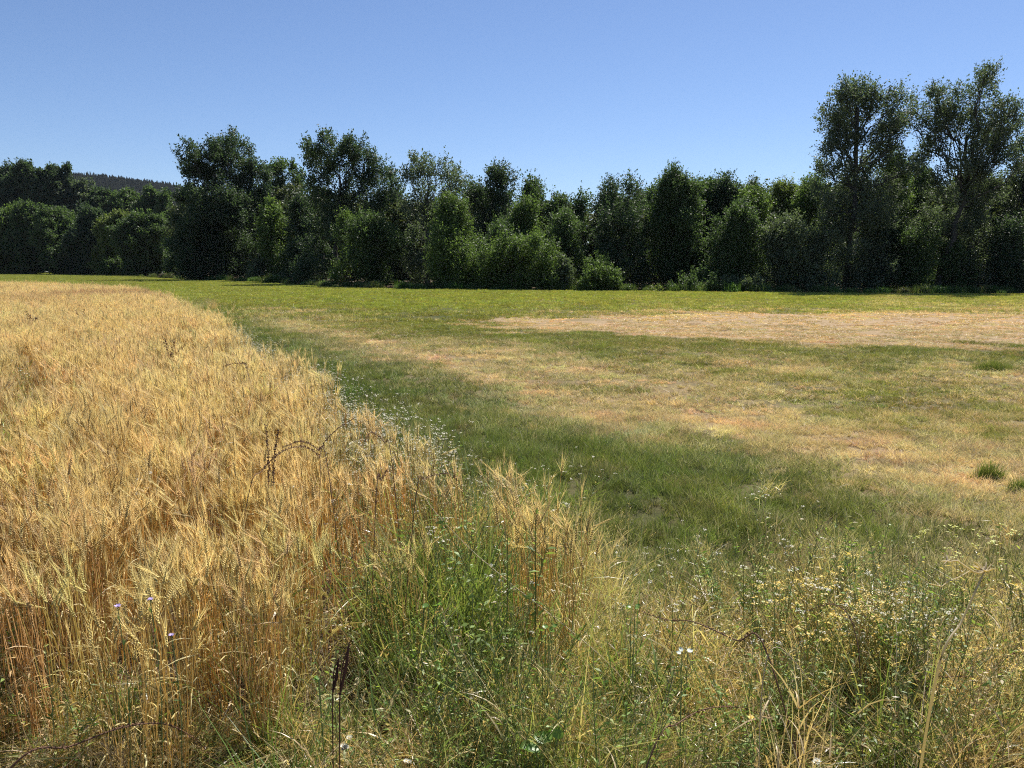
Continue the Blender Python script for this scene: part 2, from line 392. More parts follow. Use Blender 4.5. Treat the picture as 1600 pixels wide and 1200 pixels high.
def grid_ground():
    ys = np.concatenate([np.arange(-12, 2, 2.0), np.arange(2, 14, .12), 14 * 1.012 ** np.arange(0, 262)])
    us = np.concatenate([np.linspace(-3, -.8, 12)[:-1], np.linspace(-.8, .8, 420), np.linspace(.8, 3, 12)[1:]])
    yy, uu = np.meshgrid(ys, us, indexing='ij'); xx = uu * (np.maximum(yy, 0) + 4)
    dry, br, straw = zones(xx.ravel(), yy.ravel())
    x, y = xx.ravel(), yy.ravel()
    z = (fbm(x * .7, y * .7, 3) - .5) * .05 * smooth(150, 60, y) - .02
    soil = (inside(WHEAT, x, y) | ((y < 5.2) & (x < 5))).astype(float)
    pxf, _ = project(x, np.maximum(y, 1)); lim = np.interp(pxf, [0, 100, 200, 280, 400, 500, 620, 900, 1300, 1600], [330, 290, 205, 147, 126, 98, 89, 88, 84, 84])
    soil = np.maximum(soil, smooth(0, 4, y - lim) * .9)
    b = Buf(); n, mcol = yy.shape
    i = (np.arange(n - 1)[:, None] * mcol + np.arange(mcol - 1)[None]).ravel()
    b.add(np.stack([x, y, z], -1), quads=np.stack([i, i + 1, i + mcol + 1, i + mcol], -1), rnd=np.zeros(len(x)))
    me = b.mesh('ground', [ground_material()], True)
    for nm, v in (('dryness', dry), ('bright', br / 1.3), ('straw', straw), ('soil', soil)):
        a = me.attributes.new(nm, 'FLOAT', 'POINT'); a.data.foreach_set('value', v.astype(np.float32))
    o = link('ground', me); tag(o, kind='structure')
grid_ground()

# ------------------------------------------------------------------ clump prototypes (sources of the uncountable growth)
def disc_pts(n, r):
    a = rng.uniform(0, 2 * np.pi, n); q = r * np.sqrt(rng.random(n)); return np.stack([q * np.cos(a), q * np.sin(a), np.zeros(n)], -1)

def wheat_clump(n=21, r=.15, head=True):
    b = Buf(); base = disc_pts(n, r); h = rng.normal(.80, .07, n)
    lean = rng.normal(0, .06, (n, 3)); lean[:, 2] = 0
    s = np.linspace(0, 1, 5)
    top = lean * 1.0 + np.array([-.02, 0, 0])
    nod = np.clip(rng.normal(.25, .3, n), 0, 1.2)
    nd = norm(np.stack([rng.normal(-.6, 1, n), rng.normal(0, 1, n), np.zeros(n)], -1))
    path = base[:, None] + np.array([0, 0, 1]) * (h[:, None] * s)[..., None] + (top[:, None] * (s ** 1.5)[None, :, None]) + nd[:, None] * (nod * .06)[:, None, None] * (s ** 5)[None, :, None]
    tubes(b, path, np.linspace(.0028, .0017, 5)[None], 3, 0)
    # dead leaves on the stems
    k = n * 2; si = rng.integers(0, n, k); sf = rng.uniform(.1, .75, k)
    pb = base[si] + np.array([0, 0, 1]) * (h[si] * sf)[:, None] + top[si] * (sf ** 1.5)[:, None]
    ld = udir(k, .2, .9); L = rng.uniform(.08, .2, k)
    bend = np.stack([rng.normal(0, .03, k), rng.normal(0, .03, k), -rng.uniform(.05, .25, k) * 1.0], -1) * (L / .15)[:, None]
    blades(b, pb, ld, L, rng.uniform(.005, .010, k), bend, 4, 1)
    # ears
    tip = path[:, -1]; ax = norm(np.array([0, 0, 1.0]) * (1.2 - nod)[:, None] + nd * (nod * 1.1 + .1)[:, None] + lean * 2)
    HL = rng.uniform(.075, .11, n); ns = 16
    for j in range(ns):
        f = j / (ns - 1); side = norm(np.cross(ax, nd + .01)) * (1 if j % 2 else -1)
        c = tip + ax * (HL * f)[:, None] + side * .0028
        octas(b, c, norm(ax + side * .45),   .0175 * (1 - .3 * f), .0088 * (1.1 - .45 * f), 2, rnd=rng.random(n))
        ad = norm(ax + side * rng.uniform(.12, .4, (n, 1)) + rng.normal(0, .09, (n, 3)))
        blades(b, c, ad, rng.uniform(.06, .12, n), .0021, rng.normal(0, .006, (n, 3)), 1, 3, power=1.0)
    return b.mesh('wheat_clump', [M_wstem, M_wleaf, M_whead, M_awn])

def grass_patch(n=420, r=.3, hm=.07, w=.004, spread=.8, mat=None, stems=0):
    b = Buf(); nt = max(6, n // 26); ct = disc_pts(nt, r); ti = rng.integers(0, nt, n)
    base = ct[ti] + disc_pts(n, r * .12); h = rng.lognormal(math.log(hm), .35, n)
    d = norm(np.concatenate([rng.normal(0, spread * .45, (n, 2)), np.ones((n, 1))], 1))
    bend = np.concatenate([d[:, :2] * (h * .6)[:, None] + rng.normal(0, .1, (n, 2)) * h[:, None], -(h * rng.uniform(.0, .5, n))[:, None]], 1)
    tr = rng.random(nt)
    rn = np.clip(tr[ti] * .5 + rng.random(n) * .5, 0, .999)
    blades(b, base - np.array([0, 0, .01]), d, h, rng.uniform(.6, 1.4, n) * w, bend, 2, 0, rnd=rn)
    if stems:
        bs = disc_pts(stems, r); hh = rng.uniform(1.5, 3, stems) * hm
        blades(b, bs, norm(np.concatenate([rng.normal(0, .2, (stems, 2)), np.ones((stems, 1))], 1)), hh, w * .6, np.zeros(3), 2, 0, power=6)
    return b.mesh('grass_patch', [mat or M_grass])

def tall_grass(n=60, r=.14, hm=.55, heads=True, green=False):
    b = Buf(); base = disc_pts(n, r); h = rng.normal(hm, hm * .18, n)
    d = norm(np.concatenate([rng.normal(0, .16, (n, 2)), np.ones((n, 1))], 1))
    bend = np.concatenate([d[:, :2] * (h * .8)[:, None] + rng.normal(0, .08, (n, 2)), -(h * rng.uniform(0, .25, n))[:, None]], 1)
    c = blades(b, base, d, h, .0034, bend, 5, 0, power=5)
    k = n * 2; si = rng.integers(0, n, k); q = rng.integers(0, 4, k); pb = c[si, q]; L = rng.uniform(.12, .35, k)
    ld = norm(np.concatenate([rng.normal(0, .6, (k, 2)), np.ones((k, 1))], 1))
    blades(b, pb, ld, L, rng.uniform(.004, .010, k), np.concatenate([ld[:, :2] * .1, -(L * rng.uniform(.1, .8, k))[:, None]], 1), 4, 0)
    if heads:
        for j in range(9):
            f = j / 8; p = c[:, -1] * (1 - f * .16 / .5) + c[:, -2] * (f * .16 / .5)
            ax = norm(c[:, -1] - c[:, -2])
            leaves(b, p + rng.normal(0, .003, (n, 3)), norm(ax + rng.normal(0, .35, (n, 3))), udir(n), rng.uniform(.012, .03, n), .0035, 0)
    return b.mesh('tall_grass', [M_tgrass if not green else M_grass])

def thatch(n=160, r=.3):
    b = Buf(); base = disc_pts(n, r) + np.stack([np.zeros(n), np.zeros(n), rng.uniform(0, .07, n)], -1)
    blades(b, base, udir(n, -.05, .45), rng.uniform(.1, .4, n), rng.uniform(.002, .006, n), rng.normal(0, .04, (n, 3)), 3, 0, power=4)
    return b.mesh('thatch', [M_tgrass])

def forb(n=9, r=.1, hm=.6, flower=None, fr=.006, cl=12, leafL=.035, umbel=.03, leafn=22, br=4):
    """branching weed: stems, side branches, small leaves and, if asked, flat clusters of florets"""
    b = Buf(); base = disc_pts(n, r); h = rng.normal(hm, hm * .15, n)
    d = norm(np.concatenate([rng.normal(0, .22, (n, 2)), np.ones((n, 1))], 1))
    bend = np.concatenate([rng.normal(0, .06, (n, 2)), np.zeros((n, 1))], 1)
    s = np.linspace(0, 1, 6)
    path = base[:, None] + d[:, None] * (h[:, None] * s)[..., None] + bend[:, None] * (s ** 2)[None, :, None]
    tubes(b, path, np.linspace(.0032, .0014, 6)[None], 3, 0)
    tips = [path[:, -1]]
    for j in range(br):
        f = rng.uniform(.55, .95, n)[:, None]; st = base + d * h[:, None] * f + bend * f ** 2
        bd = norm(udir(n, .3, .9) + np.array([0, 0, .5])); L = (h[:, None] * (1.08 - f)) * rng.uniform(.5, 1, (n, 1))
        pp = st[:, None] + bd[:, None] * L[:, None] * np.linspace(0, 1, 3)[None, :, None]
        tubes(b, pp, np.linspace(.0014, .0008, 3)[None], 3, 0); tips.append(pp[:, -1])
    tips = np.concatenate(tips)
    k = n * leafn; si = rng.integers(0, n, k); f = rng.random(k)[:, None] ** .8
    lp = base[si] + d[si] * h[si][:, None] * f + bend[si] * f ** 2
    ldir = udir(k, -.2, .8); leaves(b, lp, ldir, np.array([0, 0, 1.0]) + rng.normal(0, .5, (k, 3)), rng.uniform(.6, 1.9, k) * leafL * (1.2 - .6 * f[:, 0]), rng.uniform(.2, .4, k) * leafL, 1, cup=.08)
    if flower is not None:
        m = len(tips) * cl; ti = rng.integers(0, len(tips), m)
        off = disc_pts(m, umbel); off[:, 2] = umbel * .25 - (off[:, 0] ** 2 + off[:, 1] ** 2) / umbel * .3
        c = tips[ti] + off + rng.normal(0, .002, (m, 3))
        discs(b, c, np.array([0, 0, 1.0]) + rng.normal(0, .35, (m, 3)), rng.uniform(.7, 1.3, m) * fr, 2, k=4)
    return b.mesh('weed', [M_gstem, M_gleaf] + ([flower] if flower is not None else []))

def fan_points(dens, y0, y1, margin=1.12, extra=1.5):
    """random ground points in the camera's field of view (and a step beyond), dens per square metre"""
    ys = np.linspace(y0, y1, 200); wid = 2 * (.64 * margin * ys + extra); area = np.trapz(wid, ys)
    n = int(area * dens); u = rng.random(n); cdf = np.concatenate([[0], np.cumsum((wid[1:] + wid[:-1]) / 2)]); cdf /= cdf[-1]
    y = np.interp(u, cdf, ys); x = rng.uniform(-1, 1, n) * (.64 * margin * y + extra)
    return x, y
def tints(n, v=.12, base=(1, 1, 1)):
    l = rng.normal(1, v, (n, 1)); return np.clip(np.array(base) * l * (1 + rng.normal(0, v * .35, (n, 3))), .2, 2)

# ---- wheat
def make_wheat():
    protos = [wheat_clump() for _ in range(7)]
    x, y = fan_points(17, 2.8, 66, 1.2, 3)
    eo = edge_off(x, y); nz = fbm(x * 1.3, y * 1.3, 51)
    px, py = project(x, y, .8)
    keep = inside(WHEAT, x + (nz - .5) * .9, y + (nz - .5) * .5)
    front = 3.22 + .4 * (fbm(x * .8, y * 0 + 3, 61) - .5) + np.where(x > -1, (x + 1) * .62, 0)
    keep &= y > front
    dens = np.ones(len(x))
    dens *= np.where((x > -1.0) & (y < 6.9 - .3 * (x + 1)), np.clip(.5 + .9 * np.exp(-(((x - .45) / .33) ** 2 + ((y - 4.7) / .6) ** 2)) - .5 * np.exp(-(((x + .4) / .6) ** 2 + ((y - 4.2) / .8) ** 2)), 0, 1), 1)                     # weedy corner
    dens *= 1 - .55 * smooth(.52, .66, fbm(x * .55, y * .55, 77)) * smooth(22, 14, y) * (.35 + .65 * smooth(4, 6, y))
    dens *= 1 - .7 * smooth(130, 40, px) * smooth(90, 30, np.abs(py - 610))
    dens *= 1 - .4 * smooth(-1.2, 0, eo) * (y < 30) * (y > 7)
    keep &= rng.random(len(x)) < dens
    keep &= (eo < .3) | (y < 5.6)
    x, y = x[keep], y[keep]; n = len(x)
    px, py = project(x, y, .8)
    sc = rng.normal(1, .06, n) * (1 + .10 * (fbm(x * .25, y * .25, 91) - .5) * 2)
    dry = np.clip(.5 + 1.2 * (fbm(x * .5, y * .5, 93) - .5) + rng.normal(0, .15, n), 0, 1)
    t = tints(n, .12, (1.13, 1.20, 1.18))
    orange = smooth(.45, .65, fbm(x * .35, y * .35, 95))[:, None]
    t *= 1 - orange * np.array([.0, .03, .07])
    brown = (smooth(25, 40, y) * smooth(58, 46, y) * smooth(.42, .6, fbm(x * .12, y * .12, 97)))[:, None]
    t *= 1 - brown * np.array([.25, .36, .32])
    scatter('wheat', protos, np.stack([x, y, np.zeros(n) - .01], -1), rng.uniform(-.9, .9, n), sc, rng.integers(0, len(protos), n), dry, t, .05,
            'ripe golden bearded wheat standing in the field', 'wheat')
make_wheat()

# ---- meadow grass
def make_meadow():
    near = [grass_patch(480, .26, .068, .0045, 1.2) for _ in range(5)]
    mid = [grass_patch(460, .42, .062, .0068, 1.2) for _ in range(4)]
    far = [grass_patch(420, .9, .08, .014, .8) for _ in range(4)]
    P = []; protos = near + mid + far
    for k0, nk, dens, y0, y1, ex in ((0, 5, 19, 3.2, 13, 1.5), (5, 4, 8, 13, 34, 2), (9, 4, 1.7, 34, 330, 3)):
        x, y = fan_points(dens, y0, y1, 1.1, ex)
        P.append((x, y, rng.integers(k0, k0 + nk, len(x)), np.full(len(x), k0)))
    x = np.concatenate([p[0] for p in P]); y = np.concatenate([p[1] for p in P]); idx = np.concatenate([p[2] for p in P]); k0 = np.concatenate([p[3] for p in P])
    eo = edge_off(x, y); inw = inside(WHEAT, x, y)
    pxf, _ = project(x, y); lim = np.interp(pxf, [0, 100, 200, 280, 400, 500, 620, 900, 1300, 1600], [325, 285, 203, 145, 124, 97, 88, 87, 83, 83])
    dry, br, straw = zones(x, y)
    keep = ~(inw & (eo < -.5)) & (y < lim)
    keep &= rng.random(len(x)) > straw * .35
    keep &= rng.random(len(x)) > smooth(.75, 1, dry) * .0
    x, y, idx, k0, dry, br, straw = (a[keep] for a in (x, y, idx, k0, dry, br, straw)); n = len(x)
    dry = np.clip(dry + rng.normal(0, .15, n) * np.where((y > 45) | (br < .65), .5, 1) - .12 * (y > 45), 0, 1)
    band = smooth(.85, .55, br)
    hs = 1 + .75 * band * (1 - dry) + .35 * fbm(x * .8, y * .8, 101) - .12 * smooth(.6, 1, dry) + rng.exponential(.10, n)
    hs *= 1 - .55 * straw
    hs *= np.where((y < 7) & (br < .6), 1.2, 1)
    t = tints(n, .17)
    far = smooth(20, 60, y)
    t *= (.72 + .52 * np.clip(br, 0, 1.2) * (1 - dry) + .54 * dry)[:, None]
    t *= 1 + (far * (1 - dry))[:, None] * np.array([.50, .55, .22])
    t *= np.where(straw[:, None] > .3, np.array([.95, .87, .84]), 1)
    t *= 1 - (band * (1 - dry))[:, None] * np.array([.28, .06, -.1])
    dry = np.where(straw > .4, np.maximum(dry, .55 + .45 * rng.random(n)), dry)
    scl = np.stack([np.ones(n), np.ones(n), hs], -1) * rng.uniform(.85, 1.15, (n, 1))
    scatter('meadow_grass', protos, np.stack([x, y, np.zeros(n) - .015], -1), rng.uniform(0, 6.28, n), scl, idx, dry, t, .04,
            'short meadow grass, green in places and scorched tan in others', 'grass')
make_meadow()

# ---- wild grass and weeds of the near verge and the field edge
def make_verge():
    tg = [tall_grass(46, .15, h) for h in (.45, .6, .7, .55)]            # 0-3
    gg = [grass_patch(110, .12, .42, .0065, .5, M_lush) for _ in range(3)]        # 4-6
    th = [thatch() for _ in range(3)]                                    # 7-9
    fo = [forb(9, .11, h) for h in (.5, .62, .75)] + [forb(12, .12, .45, leafL=.02, leafn=60)]     # 10-13
    protos = tg + gg + th + fo
    X = []; Y = []; I = []; D = []; SC = []
    def put(x, y, ids, dry, sc):
        n = len(x); X.append(x); Y.append(y); I.append(rng.choice(ids, n)); D.append(np.broadcast_to(dry, (n,)) + rng.normal(0, .15, n)); SC.append(np.broadcast_to(sc, (n,)) * rng.uniform(.75, 1.2, n))
    x, y = fan_points(25, 2.3, 7.5, 1.1, 1.2)
    right = smooth(-1.05, -.7, x + .25 * (fbm(x * 2, y * 2, 71) - .5))                                        # verge lies right of the wheat
    tall = 1 - smooth(0, 1, (y - (4.45 + .35 * (fbm(x * 1.1, x * 0, 7) - .5) - np.where(x > .8, (x - .8) * .2, (x - .8) * 1.1))) / .9)
    # dark green heart of the clump
    heart = np.exp(-(((x + .35) / .6) ** 2 + ((y - 4.3) / .9) ** 2))
    r = rng.random(len(x))
    wcorner = np.exp(-(((x - .35) / .5) ** 2 + ((y - 5.0) / .7) ** 2))
    a = (right * tall * (1 - .75 * wcorner) > r) & (y > 2.9)
    d = .62 - .58 * heart + .35 * (fbm(x * 1.2, y * 1.2, 9) - .5) * 2
    gsel = rng.random(len(x))
    k = a & (gsel < .34); put(x[k], y[k], [0, 1, 2, 3], d[k] + .2, .95)
    k = a & (gsel > .34) & (gsel < .5 + .2 * heart); put(x[k], y[k], [4, 5, 6], d[k] * .5, 1.1 + .45 * heart[k])
    k = a & (gsel > .5 + .2 * heart) ; put(x[k], y[k], [10, 11, 12, 13], d[k] * .55, .95 + .42 * heart[k])
    # low tangle in front of everything and under the weeds
    x, y = fan_points(16, 2.0, 5.2, 1.1, 1.2)
    k = (y < 3.9) | (x > -.9); k &= rng.random(len(x)) < .8
    put(x[k], y[k], [7, 8, 9], .62, 1)
    k2 = (y < 3.75) & (rng.random(len(x)) < .8)
    put(x[k2], y[k2], [13, 13, 10, 11, 4, 5], .35 + .5 * (fbm(x[k2] * 1.5, y[k2] * 1.5, 12) > .5), .45)
    k2 = (y < 3.8) & (rng.random(len(x)) < .3)
    put(x[k2], y[k2], [0, 3], .8, .6)
    # greens among the wheat
    x, y = fan_points(5, 3.3, 26, 1.1, 2); nn = fbm(x * .55, y * .55, 77); px, py = project(x, y, .8)
    k = inside(WHEAT, x, y) & (rng.random(len(x)) < smooth(.5, .7, nn) + .7 * smooth(130, 40, px) * smooth(90, 30, np.abs(py - 610)) + .04)
    put(x[k], y[k], [4, 5, 10, 11, 12, 0, 1], .3, 1.05)
    # field edge
    x, y = fan_points(9, 5.5, 45, 1.1, 2); eo = edge_off(x, y) + (fbm(x, y, 44) - .5) * .5
    k = (eo > -.5) & (eo < .75) & (rng.random(len(x)) < smooth(.85, 0, np.abs(eo)))
    put(x[k], y[k], [0, 1, 3, 4, 10, 11], .55 + .35 * rng.random(k.sum()), .95)
    # single taller wisps standing in the near meadow on the right
    x, y = fan_points(1.6, 5.0, 8, 1.1, 1); k = (x > .5) & (rng.random(len(x)) < smooth(9, 5.5, y))
    put(x[k], y[k], [0, 1, 3], .75, .6)
    x = np.concatenate(X); y = np.concatenate(Y); n = len(x)
    scatter('wild_grass', protos, np.stack([x, y, np.zeros(n) - .01], -1), rng.uniform(0, 6.28, n), np.concatenate(SC), np.concatenate(I), np.clip(np.concatenate(D), 0, 1), tints(n, .14), .10,
            'tangled wild grass and leafy weeds along the edge of the wheat', 'wild grass')

    # flowering weeds
    wf = [forb(4, .10, h, M_white, .0045, 6, .03, .014, 14, 3) for h in (.62, .7, .78)]
    wfs = [forb(10, .13, h, M_white, .0062, 4, .03, .016, 12, 5) for h in (.5, .62, .74)]
    X = []; Y = []; I = []; SC = []
    x, y = fan_points(26, 6, 36, 1.1, 2); eo = edge_off(x, y) + (fbm(x, y, 45) - .5) * .5
    k = (eo > -.7) & (eo < .6) & (rng.random(len(x)) < .75 * smooth(.7, .0, np.abs(eo + .1)))
    X.append(x[k]); Y.append(y[k]); I.append(rng.choice([3, 4, 5] , k.sum())); SC.append(rng.uniform(.85, 1.15, k.sum()))
    x, y = fan_points(3.2, 3.4, 7, 1.1, 1); k = (x > -1.0) & (y < 6.0 - np.maximum(x, -.6) * .7) & (rng.random(len(x)) < .5)
    X.append(x[k]); Y.append(y[k]); I.append(rng.choice([0, 1, 2], k.sum())); SC.append(rng.uniform(.8, 1.2, k.sum()))
    x, y = fan_points(.18, 4, 30, 1.1, 1); k = inside(WHEAT, x, y)
    X.append(x[k]); Y.append(y[k]); I.append(rng.choice([0, 1, 2], k.sum())); SC.append(rng.uniform(1, 1.2, k.sum()))
    x = np.concatenate(X); y = np.concatenate(Y); n = len(x)
    scatter('white_flowers', wf + wfs, np.stack([x, y, np.zeros(n)], -1), rng.uniform(0, 6.28, n), np.concatenate(SC), np.concatenate(I), rng.uniform(.2, .7, n), tints(n, .1), .08,
            'white flowering weeds strung along the wheat edge', 'wild flowers')
    yf = [forb(6, .12, h, M_yellow, .0055, 6, .025, .018, 20, 3) for h in (.52, .62)] + [forb(6, .12, .55, M_white, .005, 5, .022, .016, 20, 4)]
    lf = [forb(3, .06, h, M_lemon, .007, 5, .04, .016, 10, 2) for h in (.5, .62)]
    c = on_plane(1350, 1010, .35); X = []; Y = []; I = []
    m = 26; q = rng.normal(0, 1, (m, 2)); X.append(c[0] + q[:, 0] * .17); Y.append(c[1] + q[:, 1] * .11); I.append(rng.choice([0, 1, 2], m, p=[.4, .4, .2]))
    c = on_plane(1590, 1060, .35); m = 14; q = rng.normal(0, 1, (m, 2)); X.append(c[0] + q[:, 0] * .14); Y.append(c[1] + q[:, 1] * .14); I.append(rng.choice([0, 1], m))
    x, y = fan_points(1.3, 3.1, 5.6, 1.1, 1); k = x > -.5; X.append(x[k]); Y.append(y[k]); I.append(rng.choice([3, 4], k.sum()))
    x = np.concatenate(X); y = np.concatenate(Y); n = len(x)
    scatter('yellow_flowers', yf + lf, np.stack([x, y, np.zeros(n)], -1), rng.uniform(0, 6.28, n), rng.uniform(.75, 1.1, n), np.concatenate(I), rng.uniform(.1, .7, n), tints(n, .1, (1.2, 1.2, 1)), .08,
            'low weeds with yellow flower clusters in the verge', 'wild flowers')
make_verge()

# ------------------------------------------------------------------ trees
def limb(p0, p1, r0, r1, m=7, wob=.25, sag=0.0):
    s = np.linspace(0, 1, m)[:, None]; L = np.linalg.norm(p1 - p0)
    p = p0 + (p1 - p0) * s
    j = rng.normal(0, 1, (m, 3)) * wob * L * .12; j[0] = 0; j[-1] = 0
    p = p + j + np.array([0, 0, 1.0]) * (-sag * L * s * (1 - s))
    return p, np.linspace(r0, r1, m)

def tree(name, x, y, H, lobes, leafsz, spray, dens, colour, label, cat='tree', group=None, trunk_top=None, bare=0.0, trunk_x=None, r0=None, droop=False):
    """lobes: list of (cx,cy,cz,rx,ry,rz) local metres. Trunk with limbs to the lobes, leaves in sprays through the lobes."""
    root = bpy.data.objects.new(name, None); COL.objects.link(root); root.location = (x, y, 0); root.empty_display_size = .5
    tag(root, label, cat, group)
    lobes = np.array(lobes)
    tb = Buf(); r0 = r0 or .012 * H + .12
    tt = np.array(trunk_top if trunk_top is not None else (lobes[:, 0].mean() * .6, lobes[:, 1].mean() * .6, H * .72))
    p, rr = limb(np.array([0, 0, -.3]), tt, r0, r0 * .35, 10, .13)
    if trunk_x is not None: p[:, 0] += np.interp(np.linspace(0, 1, 10), np.linspace(0, 1, len(trunk_x)), trunk_x)
    tubes(tb, p[None], rr[None], 8, 0)
    for L in lobes:
        c = L[:3]; cand = np.where(p[:, 2] < c[2] + .2)[0]; 
        f = np.clip(int(len(p) * (.25 + .65 * min(1, c[2] / H) * .85)), 1, len(p) - 1)
        f = min(f, cand[-1] if len(cand) else 1)
        st = p[f]; q, qr = limb(st, c, rr[f] * .45, .035, 7, .35, .15)
        tubes(tb, q[None], qr[None], 5, 0)
        for _ in range(5):
            k = rng.integers(3, 7); e = c + udir(1, -.1, 1)[0] * L[3:] * rng.uniform(.5, .95)
            s_, sr = limb(q[k], e, .05, .015, 5, .4); tubes(tb, s_[None], sr[None], 3, 0)
    tr = link('trunk', tb.mesh('trunk', [M_bark], True), root)
    cb = Buf(); area = (lobes[:, 3] * lobes[:, 4] + lobes[:, 3] * lobes[:, 5] + lobes[:, 4] * lobes[:, 5])
    # every lobe is broken into smaller clumps with gaps between them
    K = 13; nl = len(lobes); sn = udir(nl * K, -.75, 1); sl0 = np.repeat(lobes, K, 0); srad = rng.uniform(.5, 1.12, nl * K)
    scn = sl0[:, :3] + sn * sl0[:, 3:] * srad[:, None]; sr_ = sl0[:, 3:] * rng.uniform(.20, .46, (nl * K, 1)) * (1.35 - .5 * srad[:, None])
    sw = np.repeat(area / area.sum(), K) * rng.uniform(.5, 1.5, nl * K); sw /= sw.sum(); scol = rng.random(nl * K)
    ns = int(area.sum() * dens); ci_ = rng.choice(nl * K, ns, p=sw); L = sl0[ci_]
    ln = udir(ns); rad = rng.random(ns) ** .45
    c = scn[ci_] + ln * sr_[ci_] * rad[:, None]
    inner = rng.random(ns) < .16; c[inner] = (L[:, :3] + ln * L[:, 3:] * (.8 * rad)[:, None])[inner]
    n = norm(sn[ci_] * .6 + ln * .7)
    ok = c[:, 2] > .15; c = c[ok]; n = n[ok]; ci_ = ci_[ok]; ns = len(c)
    upw = -.15 if droop else .75
    d = norm(n * .8 + np.array([0, 0, upw]) + rng.normal(0, .3, (ns, 3)))
    sl_ = spray * rng.uniform(.4, 1.3, ns) * np.where(rng.random(ns) < .06, 1.4, 1)
    m = 13; si = np.repeat(np.arange(ns), m); s = rng.random(ns * m)
    pos = c[si] + d[si] * (sl_[si] * (s - .25))[:, None] + rng.normal(0, 1, (ns * m, 3)) * (spray * .17 * (1.15 - s))[:, None]
    ld = norm(d[si] * .6 + rng.normal(0, .7, (ns * m, 3)))
    nr = norm(n[si] * .5 + np.array([0, 0, .7]) + rng.normal(0, .7, (ns * m, 3)))
    sz = leafsz * rng.uniform(.6, 1.4, ns * m)
    tr_ = scol[ci_] * .6 + rng.random(ns) * .4
    leaves(cb, pos, ld, nr, sz, sz * .62, 0, rnd=np.clip(tr_[si] * .6 + rng.random(ns * m) * .4, 0, 1), cup=.1)
    cr = link('crown', cb.mesh('crown', [M_crown]), root)
    cr.color = (*colour, 1)
    return root, tr, cr

C_dark = (.062, .094, .058); C_mid = (.086, .130, .060); C_green = (.118, .172, .062); C_lime = (.145, .182, .066); C_grey = (.130, .165, .110); C_blue = (.105, .135, .098)

def prof_lobes(H, Wd, z0, n, kind):
    """random lobes filling a crown of height H, width Wd, starting at height z0"""
    out = []; R = Wd / 2; ph = rng.uniform(0, 6.28)
    for i in range(n):
        f = (i + rng.random()) / n; z = z0 + (H - z0) * f
        if kind == 'round': pr = 1 - .25 * (1 - f) ** 2 if f < .4 else math.sqrt(max(.04, 1 - ((f - .4) / .62) ** 2))
        elif kind == 'tall': pr = (1 - min(f, .97) ** 2.0) ** .65
        elif kind == 'cone': pr = (1 - f) ** .8 * .95 + .08
        elif kind == 'broad': pr = min(1, .55 + f) * math.sqrt(max(.06, 1 - max(0, f - .55) ** 2 / .21))
        else: pr = 1 - f * .8
        lr = R * rng.uniform(.34, .54) * (.75 + .35 * pr)
        lr *= rng.uniform(.62, 1.15)
        a = rng.uniform(0, 2 * np.pi); asym = 1 + .38 * math.sin(2 * a + ph + 3 * f) + .2 * math.sin(5 * f * 3.1 + ph * 2 + a)
        q = max(.15 * R, R * pr * asym - lr * .8) * rng.uniform(.55, 1.05)
        vz = rng.uniform(1.0, 1.65); out.append((q * math.cos(a), q * math.sin(a), max(lr * .6, min(z, H - lr * vz * .95)), lr * .9, lr * .9, lr * vz))
    return out
def px_lobes(cx, D, items, basey=0):
    """lobes outlined from the photograph (x, y, radius in its pixels), each given its own distance and a full depth"""
    o = at_depth(cx, 430, D); out = []
    for it in items:
        a, b, r = it[:3]; ry = it[3] if len(it) > 3 else r * 1.15
        p = at_depth(a, b, D); m = D / F_PX
        out.append((p[0] - o[0], rng.normal(0, 1) * m * 22, p[2] - .1 * r * m - .75, 1.15 * r * m, r * m * 1.3, 1.15 * ry * m))
    return out

def T(cx, D, topy, wpx, kind, colour, label, z0=.08, nl=16, dens=6.5, name='tree', cat='tree', group='trees along the far edge of the meadow', lobes=None, droop=False, spray=None, **kw):
    o = at_depth(cx, 430, D); H = at_depth(cx, topy, D)[2]; m = D / F_PX
    lb = px_lobes(cx, D, lobes) if lobes else prof_lobes(H - .8, wpx * m * 1.1, z0 * H, nl, kind)
    ls = max(.15, .0023 * D); sp = spray or (1.1 + .004 * D)
    dn = dens * 3.8 * (90 / D) ** .9
    return tree(name, o[0], D, H, lb, ls, sp, dn, colour, label, cat, group, droop=droop, **kw)

